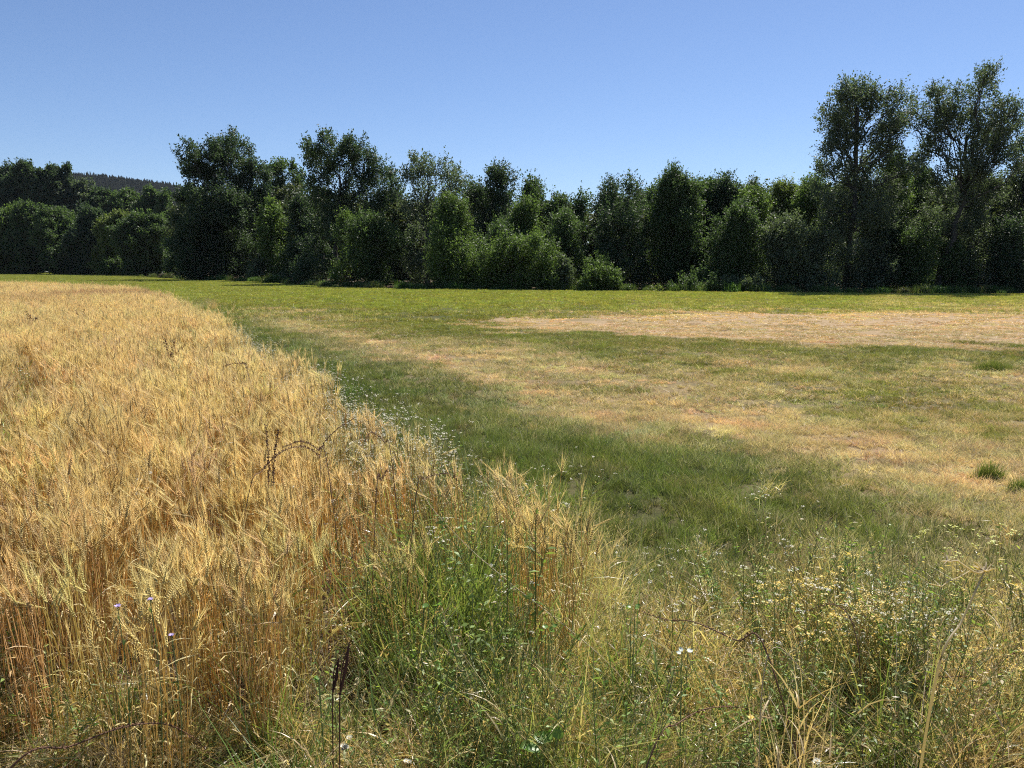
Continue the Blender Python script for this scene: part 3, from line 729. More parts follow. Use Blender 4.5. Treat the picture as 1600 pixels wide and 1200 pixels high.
def make_trees():
    # --- far left, beyond the wheat
    gl = 'lower trees beyond the wheat on the far left'
    for cx, D, ty, w, k, col, lab in (
        (-60, 225, 322, 90, 'round', C_mid, 'round tree cut by the left edge of the photo'),
        (18, 225, 326, 86, 'round', C_green, 'yellow-green tree at the left edge beyond the wheat'),
        (52, 222, 318, 60, 'tall', C_mid, 'slender peaked tree, second from the left beyond the wheat'),
        (100, 220, 330, 76, 'round', C_mid, 'rounded mid green tree beyond the wheat with grey lower leaves'),
        (150, 215, 326, 66, 'tall', C_dark, 'dark narrow tree between two yellow-green ones beyond the wheat'),
        (188, 210, 334, 80, 'round', C_lime, 'sunlit yellow-green tree right of the dark narrow one beyond the wheat'),
        (236, 200, 336, 80, 'round', C_mid, 'leaning olive green tree nearest the tall twin-peaked cottonwood')):
        T(cx, D, ty, w, k, col, lab, .03, 20, group=gl, dens=9)
    gb = 'tall dark trees on the far left'
    for cx, D, ty, w, col, lab in (
        (-50, 285, 262, 100, C_dark, 'tall dark tree mostly outside the left edge'),
        (10, 285, 262, 80, C_dark, 'tall dark tree on the skyline at the left edge'),
        (52, 280, 256, 60, C_dark, 'highest dark tree of the far left skyline'),
        (92, 280, 261, 64, C_dark, 'dark bushy-topped tree right of the highest far left one'),
        (128, 282, 284, 60, C_blue, 'lower dark tree where the hill starts to show'),
        (165, 275, 296, 64, C_dark, 'dark rounded tree below the left end of the conifer ridge'),
        (205, 272, 300, 62, C_mid, 'dark rounded tree below the middle of the conifer ridge'),
        (245, 268, 298, 60, C_mid, 'upright tree below the right end of the conifer ridge')):
        T(cx, D, ty, w, 'broad', col, lab, .15, 18, group=gb, dens=9)
    # --- tall twin-peaked cottonwood
    T(340, 142, 203, 130, '', C_dark, 'very tall twin-peaked dark cottonwood left of centre, shading the meadow edge', dens=5.6, lobes=[
        (345, 222, 15, 20), (332, 240, 17), (381, 226, 15, 20), (300, 238, 15, 17), (362, 252, 20), (310, 262, 20), (340, 275, 24), (388, 258, 17), (395, 290, 16), (298, 300, 20), (350, 312, 28),
        (380, 325, 22), (312, 345, 26), (345, 365, 28), (300, 385, 20), (372, 375, 22), (330, 400, 30), (360, 415, 22), (295, 415, 18)])
    T(436, 158, 243, 64, 'broad', C_mid, 'domed tree between the two tallest cottonwoods of the left half', .1, 18)
    T(428, 134, 310, 62, 'tall', C_green, 'bright green slim tree in front of the gap between two tall cottonwoods', .05, 18)
    T(398, 131, 400, 24, 'round', C_grey, 'small pale grey-green bush at the foot of the twin-peaked cottonwood', .02, 8, name='bush', cat='bush', group='bushes at the foot of the wood')
    # --- broad cottonwood
    T(525, 112, 207, 150, '', C_dark, 'broad-headed tall cottonwood with spreading limbs, second tall one from the left', dens=5.2, trunk_x=[0, -.3, .5, .2], lobes=[
        (528, 226, 19, 18), (500, 228, 15), (487, 245, 13), (556, 232, 17), (540, 252, 20), (505, 262, 18), (580, 250, 16), (572, 278, 20), (600, 268, 15), (545, 290, 18), (492, 290, 16), (612, 292, 14),
        (520, 318, 20), (590, 310, 18), (500, 340, 20), (485, 385, 20), (540, 345, 20), (500, 415, 24), (475, 420, 18)])
    T(470, 122, 298, 50, 'tall', C_dark, 'dark narrow tree under the left shoulder of the broad cottonwood', .03, 14)
    T(537, 100, 325, 40, 'tall', C_green, 'small upright green tree in front of the broad cottonwood trunk', .03, 14)
    T(585, 98, 328, 70, 'broad', C_mid, 'rounded olive tree standing before the right side of the broad cottonwood', .03, 20)
    T(618, 118, 290, 50, 'tall', C_dark, 'narrow dark tree filling the notch right of the broad cottonwood', .1, 14)
    # --- centre
    T(668, 103, 237, 96, '', C_blue, 'tall feathery tree with a twin top left of the middle', dens=4.6, lobes=[
        (655, 252, 13, 15), (672, 258, 12), (645, 272, 12), (690, 262, 12), (708, 262, 12), (720, 275, 10), (660, 290, 15), (700, 290, 15), (645, 315, 14), (675, 325, 16), (655, 360, 18), (648, 400, 18), (665, 425, 18)])
    T(708, 93, 302, 92, 'tall', C_green, 'wide round-topped mid green tree before the feathery twin-topped one', .04, 24, dens=7)
    T(766, 108, 250, 66, 'broad', C_dark, 'dark compact tall tree just left of the lowest skyline dip', .2, 18)
    T(793, 116, 292, 34, 'cone', C_dark, 'small dark pointed tree peeking over the canopy near the middle', .3, 14)
    T(835, 112, 273, 60, 'broad', C_mid, 'domed tree standing alone on the skyline right of the dark compact one', .1, 18)
    T(822, 98, 300, 64, 'tall', C_green, 'light green tree below the lone skyline dome', .05, 20)
    T(778, 95, 338, 56, 'broad', C_mid, 'broken-crowned tree behind the left of the big meadow bush', .05, 16)
    T(880, 96, 322, 70, 'broad', C_mid, 'spreading green tree behind the small pointed shrub', .05, 18)
    T(872, 112, 292, 56, 'tall', C_mid, 'mid green tree in the skyline dip left of the taller dark row', .1, 14)
    T(905, 112, 294, 50, 'tall', C_mid, 'second mid green tree in the skyline dip, beside the dark row', .1, 14)
    T(972, 97, 277, 92, '', C_dark, 'tall dark straight-sided tree that starts the right-hand row', dens=6, lobes=[
        (958, 293, 15), (985, 293, 14), (970, 302, 18), (945, 312, 14), (1000, 308, 13), (960, 330, 22), (990, 340, 20), (945, 355, 18), (975, 370, 24), (955, 400, 22), (990, 405, 20), (940, 420, 16), (1005, 425, 18)])
    T(1015, 112, 285, 44, 'tall', C_mid, 'thin tree behind the right shoulder of the first dark row tree', .1, 14)
    T(1055, 97, 264, 92, 'broad', C_mid, 'large bushy tree with the highest green dome right of centre', .08, 26, dens=6.5)
    T(1098, 103, 268, 70, 'broad', C_mid, 'bushy tree just right of the highest green dome', .08, 22)
    T(1132, 100, 268, 60, 'broad', C_dark, 'darker bushy tree, third dome from the dark straight-sided tree', .08, 22)
    T(1172, 108, 270, 34, 'cone', C_blue, 'dark pointed treetop poking above the right-hand canopy', .3, 16)
    T(1172, 99, 285, 70, 'broad', C_green, 'yellowish round tree below the dark pointed top', .05, 20)
    T(1218, 101, 275, 66, 'broad', C_lime, 'yellow-green tree on the skyline left of the tallest trees', .05, 20)
    T(1262, 98, 268, 66, 'broad', C_green, 'yellow-green tree touching the left side of the tallest trees', .05, 20)
    T(1150, 91, 312, 80, 'tall', C_mid, 'broad shady tree in front of the yellowish round one', .04, 24, dens=7)
    T(1225, 89, 332, 70, 'broad', C_grey, 'grey-green willow in front of the right-hand row', .03, 22, dens=7)
    T(1273, 88, 352, 60, 'round', C_grey, 'lower grey-green willow beside the left tallest trunk', .02, 20, dens=7)
    # --- the two tallest on the right
    T(1322, 89, 112, 150, '', C_blue, 'tallest cottonwood left of the pair, straight dark trunk under an open crown', dens=6.0, name='cottonwood_tree', group='two tallest trees at the right', trunk_top=(.2, 0, 19), lobes=[
        (1355, 128, 17, 15), (1330, 145, 18), (1315, 140, 12), (1372, 150, 17), (1400, 150, 16), (1412, 172, 13), (1350, 170, 18), (1300, 170, 14), (1290, 185, 11), (1325, 190, 18), (1385, 185, 18), (1310, 215, 17),
        (1292, 222, 12), (1350, 210, 14), (1395, 205, 14), (1300, 250, 15), (1320, 262, 16), (1370, 240, 16), (1290, 290, 13), (1310, 310, 18), (1340, 330, 16), (1300, 350, 17), (1325, 385, 22), (1305, 425, 20), (1345, 430, 22), (1360, 290, 20), (1365, 370, 24), (1375, 410, 24), (1400, 225, 14), (1345, 262, 17), (1345, 295, 18), (1392, 262, 17), (1400, 300, 18), (1412, 255, 13), (1285, 320, 13), (1360, 330, 20)])
    T(1465, 90, 112, 160, '', C_blue, 'tallest cottonwood right of the pair, leaning forked trunk and feathery silver crown', dens=6.0, name='cottonwood_tree', group='two tallest trees at the right', trunk_x=[0, .4, 1.2, 1.5, .6], lobes=[
        (1505, 124, 16, 13), (1525, 135, 14), (1488, 145, 16), (1460, 140, 13), (1445, 160, 13), (1470, 168, 16), (1510, 165, 20), (1545, 160, 17), (1568, 172, 15), (1583, 190, 12), (1440, 180, 10), (1530, 195, 20), (1562, 205, 17), (1490, 195, 16), (1455, 195, 12),
        (1545, 235, 18), (1515, 228, 14), (1575, 228, 14), (1540, 270, 18), (1525, 320, 20), (1545, 365, 24), (1515, 400, 20), (1540, 430, 22), (1560, 290, 20), (1500, 290, 14), (1500, 350, 20), (1570, 400, 20), (1465, 215, 14), (1450, 235, 13), (1480, 250, 14), (1460, 290, 16), (1465, 340, 20), (1590, 250, 14), (1520, 260, 16)])
    for cx, D, ty, w, k, col, lab in (
        (1385, 96, 236, 70, 'tall', C_green, 'yellow-green tree filling the space between the two tallest cottonwoods'),
        (1430, 99, 250, 56, 'tall', C_mid, 'shaded tree behind the gap of the two tallest cottonwoods'),
        (1372, 91, 330, 60, 'round', C_dark, 'dark low tree between the two tallest trunks'),
        (1420, 90, 350, 60, 'round', C_mid, 'low leafy tree just left of the leaning trunk'),
        (1590, 97, 195, 80, 'tall', C_blue, 'tall grey-green tree at the right edge'),
        (1640, 92, 200, 90, 'tall', C_dark, 'tall dark tree mostly outside the right edge'),
        (1500, 100, 260, 60, 'tall', C_dark, 'dark tree behind the leaning forked trunk'),
        (1575, 89, 335, 60, 'round', C_dark, 'shadowy low tree at the right edge of the wood'),
        (1490, 90, 370, 44, 'round', C_mid, 'low leafy tree right of the leaning trunk')):
        T(cx, D, ty, w, k, col, lab, .03, 20, dens=6.5)
    # --- bushes
    gbu = 'bushes at the foot of the wood'
    T(800, 89.5, 364, 140, '', C_green, 'big wide bush with a bright green top at the meadow edge', name='bush', cat='bush', group=gbu, dens=8, lobes=[
        (815, 382, 20), (845, 385, 18), (785, 385, 18), (760, 395, 18), (745, 412, 16), (858, 402, 16), (800, 405, 26), (835, 415, 26), (770, 425, 24), (740, 432, 16), (862, 430, 16), (810, 435, 22)], r0=.12)
    T(881, 88.5, 393, 40, 'cone', C_grey, 'slim pointed grey-green shrub right of the big wide bush', .02, 12, name='bush', cat='bush', group=gbu, dens=10, spray=.8)
    T(941, 88, 387, 62, '', C_green, 'free-standing pyramidal green shrub on the meadow edge', name='bush', cat='bush', group=gbu, dens=10, spray=.8, r0=.08, lobes=[(940, 398, 10), (934, 408, 13), (950, 412, 13), (925, 424, 14), (942, 426, 16), (958, 428, 13), (920, 440, 12), (940, 442, 14), (962, 442, 11)])
    T(1085, 87, 414, 58, '', C_mid, 'low spreading bush with arching branches right of the pyramidal shrub', name='bush', cat='bush', group=gbu, dens=10, spray=.8, r0=.08, lobes=[(1095, 428, 13), (1075, 435, 13), (1110, 438, 12), (1058, 443, 10), (1090, 445, 12)])
    T(1150, 87, 428, 66, '', C_grey, 'low tangled grey bush between the arching bush and the willow', name='bush', cat='bush', group=gbu, dens=10, spray=.8, r0=.08, lobes=[(1130, 440, 10), (1150, 438, 11), (1170, 438, 11), (1185, 445, 8), (1118, 446, 8)])
    T(1030, 86, 438, 30, '', C_lime, 'small bright leafy clump left of the arching bush', name='bush', cat='bush', group=gbu, dens=11, spray=.6, r0=.05, lobes=[(1022, 446, 7), (1033, 448, 7), (1042, 450, 5)])
    T(1268, 85, 440, 24, '', C_lime, 'tiny bright clump below the lower grey willow', name='bush', cat='bush', group=gbu, dens=11, spray=.6, r0=.05, lobes=[(1262, 450, 6), (1272, 448, 6)])
    T(182, 205, 410, 50, '', C_mid, 'low hazel-like bush at the foot of the sunlit far left tree', name='bush', cat='bush', group=gbu, dens=14, lobes=[(170, 418, 8), (188, 416, 9), (200, 421, 7)], r0=.08)
rng = np.random.default_rng(21)
make_trees()

# ------------------------------------------------------------------ wood interior and conifer ridge
def proto_tree(H, Wd, kind, n, leafsz, spray, dens, colour, z0):
    root, tr, cr = tree('tmp', 0, 0, H, prof_lobes(H, Wd, z0, n, kind), leafsz, spray, dens, colour, 'x')
    me = cr.data.copy()
    for o in (cr, tr, root): bpy.data.objects.remove(o)
    return me
M_wood = leafy('wood_leaves', (.050, .07, .032), (.11, .14, .06), transl=.35, rough=.5, spec=.3)
M_conif = leafy('conifer_needles', (.03, .045, .03), (.06, .08, .045), transl=.05, rough=.7, spec=.2)
def wood():
    ps = [proto_tree(16, 8, 'broad', 16, .4, 1.5, 4.5, C_dark, 0.5) for _ in range(3)]
    for m in ps: m.materials.clear(); m.materials.append(M_wood)
    X = []; Y = []; Z = []
    cx = np.array([-150, 0, 130, 270, 300, 400, 480, 620, 730, 790, 850, 920, 1000, 1150, 1280, 1300, 1600, 1750])
    tp = np.array([275, 278, 300, 315, 285, 290, 290, 300, 290, 310, 308, 312, 292, 292, 290, 270, 270, 270.])
    dp = np.array([310, 300, 288, 275, 175, 160, 130, 118, 116, 116, 116, 116, 114, 112, 108, 106, 104, 104.])
    for row in range(3):
        px = -150.0
        while px < 1750:
            D = np.interp(px, cx, dp) + row * 9 + rng.uniform(-3, 3); o = at_depth(px, 430, D)
            ty = np.interp(px, cx, tp) + rng.uniform(0, 30); H = at_depth(px, ty, D)[2]
            X.append(o[0]); Y.append(D); Z.append(H / 16); px += 4.2 / (D / F_PX) * rng.uniform(.8, 1.2)
    n = len(X); Z = np.array(Z)
    scatter('wood', ps, np.stack([X, Y, np.zeros(n)], -1), rng.uniform(0, 6.28, n), np.stack([np.ones(n) * 1.0, np.ones(n) * 1.0, Z], -1), rng.integers(0, 3, n), tilt=.02,
            label='dark inside of the wood behind the front row of trees', cat='wood')
wood()

def undergrowth():
    ps = []
    for k in range(4):
        b = Buf(); m = 900; c = udir(m, 0, 1) * np.array([.8, .8, .9]) * (rng.random((m, 1)) ** .4) * rng.uniform(.6, 1.15, (m, 1))
        leaves(b, c, udir(m, -.2, 1), np.array([0, 0, .8]) + rng.normal(0, .6, (m, 3)), rng.uniform(.1, .24, m), .09, 0)
        blades(b, disc_pts(260, 1.1), np.array([0, 0, 1.0]) + rng.normal(0, .25, (260, 3)), rng.uniform(.4, 1.1, 260), .03, rng.normal(0, .12, (260, 3)), 2, 0)
        ps.append(b.mesh('undergrowth', [M_gleaf]))
    px = rng.uniform(-150, 1750, 300); D = np.interp(px, [0, 100, 200, 280, 400, 500, 620, 900, 1300, 1600], [328, 288, 205, 146, 125, 98, 88.5, 87.5, 84, 84]) + np.abs(rng.normal(0, 2.2, 300)) - .6
    x = (px - 800) / F_PX * D; n = len(x)
    sc = rng.uniform(.3, .9, n) * (1 + .4 * (D > 110)) * (.5 + fbm(px * .02, px * 0, 5))
    scatter('undergrowth', ps, np.stack([x, D, np.zeros(n)], -1), rng.uniform(0, 6.28, n), sc, rng.integers(0, 4, n), rng.uniform(0, .45, n), tints(n, .2, (.42, .5, .55)), .05,
            'ragged brambles and tall weeds along the foot of the trees', 'undergrowth')
undergrowth()

def ridge():
    # the hill: a broad ridge behind the far-left trees
    xs = np.linspace(-2000, 700, 110); ys = np.linspace(1150, 2900, 50)
    X, Y = np.meshgrid(xs, ys, indexing='ij')
    def hz(x, y):
        x = x / 2.2; y = y / 2.2
        top = np.interp(x, [-900, -620, -560, -480, -400, -330, -250, -150, 100, 300], [50, 64, 74, 82, 82, 73, 50, 28, 10, 5])
        return 2.2 * top * smooth(520, 820, y) * (1 - .3 * smooth(950, 1300, y)) + (fbm(x * .01, y * .01, 8) - .5) * 14 * smooth(520, 600, y) - 2
    Zz = hz(X, Y); b = Buf(); n, m = X.shape
    i = (np.arange(n - 1)[:, None] * m + np.arange(m - 1)[None]).ravel()
    b.add(np.stack([X, Y, Zz], -1), quads=np.stack([i, i + m, i + m + 1, i + 1], -1), rnd=np.zeros(X.size))
    mt = leafy('hill_floor', (.03, .045, .02), (.03, .045, .02), transl=0.0, rough=.9, spec=.1)
    tag(link('hill', b.mesh('hill', [mt], True)), kind='structure')
    def conifer(H=22, R=3.2):
        b = Buf(); m = 900; f = rng.random(m) ** .8; a = rng.uniform(0, 6.283, m); tier = .75 + .25 * np.sin(f * 60)
        d = np.stack([np.cos(a), np.sin(a), np.full(m, -.25)], -1); r = R * (1 - f) ** .9 * tier * rng.uniform(.5, 1, m)
        p = np.stack([np.cos(a) * r * .35, np.sin(a) * r * .35, 1 + (H - 1) * f], -1)
        leaves(b, p, d, np.array([0, 0, 1.0]) + rng.normal(0, .5, (m, 3)), r * .75 + .5, .9 + r * .25, 0)
        tubes(b, np.array([[[0, 0, -1], [0, 0, H * .5], [0, 0, H]]]), np.array([[.35, .2, .03]]), 4, 0)
        return b.mesh('conifer', [M_conif])
    ps = [conifer(22, 3.4), conifer(19, 3.0), conifer(25, 3.6)]
    n = 26000; x = rng.uniform(-1550, -300, n); y = rng.uniform(1350, 1900, n)
    k = fbm(x * .006, y * .006, 19) > .30; x, y = x[k], y[k]; n = len(x)
    scatter('conifer_forest', ps, np.stack([x, y, hz(x, y) - .5], -1), rng.uniform(0, 6.28, n), np.stack([rng.uniform(1, 1.4, n), rng.uniform(1, 1.4, n), rng.uniform(.5, .8, n)], -1), rng.integers(0, 3, n), tilt=.02,
            label='dark conifers covering the distant hill behind the left trees', cat='forest')
    # rounder broadleaf trees on the foot of the hill
    pm = proto_tree(15, 11, 'round', 12, 1.1, 2.6, 1.5, C_mid, 2); pm.materials.clear(); pm.materials.append(M_wood)
    n = 1500; x = rng.uniform(-1300, 40, n); y = rng.uniform(1150, 1500, n)
    scatter('hillside_wood', [pm], np.stack([x, y, np.maximum(hz(x, y), 0) - .5], -1), rng.uniform(0, 6.28, n), rng.uniform(.6, 1.1, n), np.zeros(n, int), tilt=.02,
            label='round leafy trees at the foot of the distant hill', cat='forest')
ridge()

# ------------------------------------------------------------------ single plants that stand out near the camera
def curve_pts(ctrl, m=14):
    """smooth path through control points (Catmull-Rom)"""
    P = np.array(ctrl, float); P = np.concatenate([[2 * P[0] - P[1]], P, [2 * P[-1] - P[-2]]]); out = []
    for i in range(1, len(P) - 2):
        for t in np.linspace(0, 1, m, endpoint=(i == len(P) - 3)):
            out.append(.5 * ((2 * P[i]) + (-P[i - 1] + P[i + 1]) * t + (2 * P[i - 1] - 5 * P[i] + 4 * P[i + 1] - P[i + 2]) * t * t + (-P[i - 1] + 3 * P[i] - 3 * P[i + 1] + P[i + 2]) * t ** 3))
    return np.array(out)
def thing(name, loc, label, cat, group=None):
    r = bpy.data.objects.new(name, None); COL.objects.link(r); r.location = loc; r.empty_display_size = .1
    return tag(r, label, cat, group)

def seedy(buf, path, r, mat=0, n=120, size=.008, f0=.3, out=1.0):
    k = rng.uniform(f0, 1, n); idx = (k * (len(path) - 1)).astype(int); p = path[idx]
    d = norm(udir(n) + np.array([0, 0, .3])); leaves(buf, p + d * r * .5, d, udir(n), rng.uniform(.6, 1.4, n) * size * out, size * .6, mat)

def arch_stem(name, px_pts, D, label, mat, r=.0035, seeds=150, size=.008, cat='dry stem', group='arching dry stems', f0=.2):
    """a stem traced through the picture at distance D, leaning a little away"""
    P = [at_depth(a, b, D + .12 * i) for i, (a, b) in enumerate(px_pts)]
    if cat == 'straw' and P[0][2] > .1 and P[1][2] - P[0][2] > .02:
        P = [P[0] - (P[1] - P[0]) * min(P[0][2] / (P[1][2] - P[0][2]), 3)] + P
    if cat != 'straw' and P[0][2] > .1:
        dd = P[0] - P[1]; dd[2] = 0; L_ = max(np.linalg.norm(dd), 1e-3)
        P = [np.array([P[0][0] + dd[0] * 2, P[0][1] + dd[1] * 2, 0])] + P
    base = P[0].copy(); base[2] = 0
    root = thing(name, base, label, cat, group); P = [p - base for p in P]
    if P[0][2] > .12: P = [np.array([0, 0, -.01])] + P
    c = curve_pts(P); b = Buf(); tubes(b, c[None], np.linspace(r, r * .4, len(c))[None], 5, 0)
    link('stem', b.mesh('stem', [mat]), root)
    s = Buf(); seedy(s, c, r, 0, seeds, size, f0); link('seeds', s.mesh('seeds', [mat]), root)
    return root

def near_things():
    # the tall bleached stalk at the right
    D = 2.6; base = at_depth(1462, 1062, D); g = base.copy(); g[2] = 0
    r = thing('dry_stalk', g, 'tall bleached stalk leaning right with a ragged star-shaped tip', 'dry stalk')
    b = Buf(); tip = at_depth(1538, 893, D + .15) - g; P = curve_pts([np.array([-.06, 0, 0]), base - g, (base - g) * .45 + tip * .55, tip])
    tubes(b, P[None], np.linspace(.0050, .0034, len(P))[None], 6, 0); link('stem', b.mesh('stem', [M_pale]), r)
    b = Buf()
    for a in range(13):
        d = udir(1, -.2, .9)[0]; e = tip + d * rng.uniform(.03, .06); q, _ = limb(tip, e, .003, .002, 4, .5); tubes(b, q[None], np.array([[.003, .0035, .003, .001]]), 4, 0)
    e = at_depth(1480, 877, D + .1) - g; q, _ = limb(tip, e, .003, .002, 5, .5); tubes(b, q[None], np.full((1, 5), .003), 4, 0)
    for a in range(6): 
        d = udir(1, -.2, .9)[0] * .025; tubes(b, np.array([[e, e + d * .5, e + d]]), np.array([[.003, .003, .001]]), 4, 0)
    link('seed_head', b.mesh('seed_head', [M_pale]), r)
    b = Buf(); e = at_depth(1452, 912, D) - g; q, _ = limb(tip, e, .003, .0015, 6, .3); tubes(b, q[None], np.linspace(.003, .0015, 6)[None], 4, 0)
    link('side_branch', b.mesh('side_branch', [M_pale]), r)
    # two near-black dock spikes
    for (x0, y0, x1, y1, lab) in ((520, 1080, 529, 1030, 'short dark brown dock spike, left of two among the straw stems'), (531, 1085, 546, 1003, 'longer dark brown dock spike, right of two among the straw stems')):
        D = 2.8; p0 = at_depth(x0, y0, D); p1 = at_depth(x1, y1, D + .02); g = p0.copy(); g[2] = 0
        r = thing('dock_spike', g, lab, 'dock spike', 'dark dock spikes'); b = Buf()
        c = curve_pts([np.array([-.01, 0, 0]), p0 - g, p1 - g]); tubes(b, c[None], np.full((1, len(c)), .0025), 5, 0); link('stem', b.mesh('stem', [M_dark]), r)
        b = Buf(); c2 = curve_pts([p0 - g, (p0 + p1) / 2 - g + np.array([.004, 0, 0]), p1 - g]); rr = .0048 * np.sin(np.linspace(.5, 3.0, len(c2))) + .001
        tubes(b, c2[None], rr[None], 7, 0); seedy(b, c2, .007, 0, 160, .006, 0); link('spike', b.mesh('spike', [M_dark]), r)
    # arching dry stems
    arch_stem('arching_stem', [(20, 1196), (110, 1166), (190, 1137), (255, 1131), (300, 1152), (338, 1188)], 2.72, 'long brown stem arching low across the bottom left corner', M_dock, .0045, 260, .010)
    arch_stem('arching_stem', [(1195, 1012), (1150, 1000), (1085, 972), (1040, 968), (1002, 955)], 3.25, 'brown bent stem lying above the silver leaf in the verge', M_dock, .0038, 160, .009)
    arch_stem('arching_stem', [(1022, 1168), (1060, 1130), (1105, 1107), (1160, 1106), (1210, 1122)], 2.8, 'brown stem arching over the single yellow bloom', M_dock, .0034, 160, .008)
    arch_stem('arching_stem', [(1345, 1130), (1342, 1020), (1325, 960), (1296, 944), (1262, 955)], 3.2, 'dark drooping stem arching over the yellow flower clusters', M_dock, .003, 160, .007, f0=.5)
    arch_stem('arching_stem', [(1450, 1075), (1480, 1058), (1530, 1055), (1570, 1030), (1600, 1010)], 3.4, 'dark stem rising to the right edge below the bleached stalk', M_dock, .003, 160, .007)
    arch_stem('arching_stem', [(388, 775), (410, 735), (440, 706), (475, 698), (500, 712)], 4.64, 'dark arched stem, highest of those over the golden wheat', M_dock, .0032, 220, .011, f0=.4)
    arch_stem('arching_stem', [(418, 790), (420, 720), (414, 660)], 4.82, 'upright dark seedy stem rising beside the arched ones in the wheat', M_dock, .0032, 220, .012, f0=.45)
    arch_stem('arching_stem', [(428, 790), (428, 720), (436, 670)], 4.73, 'second upright dark seedy stem, leaning right beside the arched ones', M_dock, .0032, 220, .012, f0=.45)
    arch_stem('arching_stem', [(500, 760), (503, 700), (528, 670), (556, 652)], 5.07, 'thin dark stem curving right over the wheat towards the white flowers', M_dock, .0028, 180, .009, f0=.4)
    arch_stem('arching_stem', [(512, 730), (496, 702), (470, 690), (440, 700)], 4.47, 'thin dark stem arched leftward in the wheat', M_dock, .0028, 180, .009, f0=.4)
    arch_stem('arching_stem', [(612, 720), (600, 690), (580, 676), (570, 690)], 4.82, 'short dark stem hooked over among pale green weeds', M_dock, .0028, 140, .009, f0=.4)
    arch_stem('arching_stem', [(650, 775), (665, 748), (700, 740), (716, 752)], 4.30, 'dark stem arched rightward in the mixed wheat and weeds', M_dock, .0028, 140, .009, f0=.4)
    arch_stem('arching_stem', [(588, 770), (596, 750), (606, 733)], 4.30, 'short straight dark spike beside the hooked stem', M_dock, .003, 120, .010, f0=.3)
    arch_stem('arching_stem', [(500, 600), (386, 600), (388, 585), (375, 568), (350, 572)][2:], 9.0, 'far dark drooping stem above the wheat near the white strip', M_dock, .004, 120, .014, f0=.3)
    for cx, cy, D, lab in ((49, 505, 20, 'dark tall weed sticking out of the far wheat, near the left edge'), (263, 552, 12.5, 'dark tall weed in the middle of the wheat'), (127, 500, 21, 'smaller dark weed in the far wheat, right of the first')):
        p = at_depth(cx, cy, D); r = thing('dark_weed', (p[0], D, 0), lab, 'weed', 'dark weeds standing in the wheat'); b = Buf()
        for j in range(4):
            c = curve_pts([(0, 0, 0), (rng.normal(0, .03), 0, .6), (rng.normal(0, .1), rng.normal(0, .05), rng.uniform(.95, 1.15))]); tubes(b, c[None], np.linspace(.006, .003, len(c))[None], 4, 0); seedy(b, c, .02, 0, 90, .03, .6)
        link('stems', b.mesh('stems', [M_dock]), r)
    # pale fallen straws
    for pts, D, lab in (([(790, 905), (735, 858), (680, 800), (660, 770)], 4.3, 'long pale straw slanting through the dark green weeds'),
                        ([(1200, 1025), (1290, 1090), (1420, 1190)], 3.0, 'long orange straw slanting to the bottom right'),
                        ([(1400, 1050), (1401, 990), (1396, 950)], 3.6, 'bleached upright stem left of the tall star-tipped stalk'),
                        ([(1445, 1070), (1450, 1020), (1448, 988)], 3.6, 'bleached short stem just left of the tall stalk base'),
                        ([(1250, 1200), (1225, 1130), (1200, 1085)], 3.0, 'pale straw leaning left near the bottom right'),
                        ([(1375, 930), (1352, 820), (1336, 800)], 5.0, 'pale wiry stem standing in the dark grass above the yellow flowers')):
        arch_stem('straw', pts, D * .93, lab, M_straw, .0022, 10, .010, 'straw', 'pale straws in the verge')
    # lilac flowers
    def bloom(px, py, D, label, mat, rad, k, group=None, n=1, name='flower'):
        p = at_depth(px, py, D); g = np.array([p[0], D, 0]); r = thing(name, g, label, 'flower', group); b = Buf()
        c = curve_pts([(0, 0, 0), (.02, 0, p[2] * .6), (0, 0, p[2])]); tubes(b, c[None], np.full((1, len(c)), .0016), 4, 0)
        kk = 10; leaves(b, c[rng.integers(2, len(c), kk)], udir(kk, 0, 1), udir(kk), .03, .008, 1); link('stem', b.mesh('stem', [M_gstem2, M_gleaf2]), r)
        b = Buf(); cs = np.array([0, 0, p[2]]) + rng.normal(0, rad * .9, (n, 3)) * (n > 1)
        a = 14
        for q in cs:
            an = np.arange(a) * 2 * np.pi / a; dd = np.stack([np.cos(an), np.sin(an) - .2, .45 + rng.normal(0, .15, a)], -1)
            leaves(b, np.tile(q, (a, 1)), dd, np.array([0, -.3, 1.0]), rad, rad * .5, 0, cup=.1)
        link('petals', b.mesh('petals', [mat]), r)
        b = Buf(); octas(b, cs + np.array([0, 0, rad * .15]), np.array([0, 0, 1.0]), rad * .6, rad * .5, 0); link('flower_centre', b.mesh('flower_centre', [M_yellow if mat is not M_lilac else M_lilac]), r)
    M_gstem2 = leafy('flower_stem', (.14, .2, .06), (.2, .26, .1), transl=.1); M_gleaf2 = leafy('flower_leaf', (.08, .15, .04), (.16, .24, .07), transl=.4)
    gp = 'lilac flowers in the wheat'
    bloom(184, 948, 3.02, 'lilac flower in the wheat, larger and lower of the upper two', M_lilac, .016, 5, gp)
    bloom(235, 937, 3.05, 'lilac flower in the wheat, highest of all', M_lilac, .013, 5, gp)
    bloom(268, 993, 3.0, 'pale lilac flower in the wheat below the other two', M_lilac, .013, 5, gp)
    bloom(543, 1163, 3.0, 'bright white flower cluster low at the bottom edge of the verge', M_white, .016, 5, None, 5)
    bloom(643, 1196, 2.9, 'white flower right of the white cluster at the bottom edge', M_white, .013, 5, None, 2)
    bloom(740, 1090, 3.3, 'small white flower in the shade below the green weeds', M_white, .010, 5, None, 2)
    bloom(1173, 1122, 3.05, 'single bright yellow flower at the lower right', M_yellow, .018, 5)
    bloom(1272, 1192, 2.85, 'white flower head at the bottom edge on the right', M_white, .016, 5, None, 2)
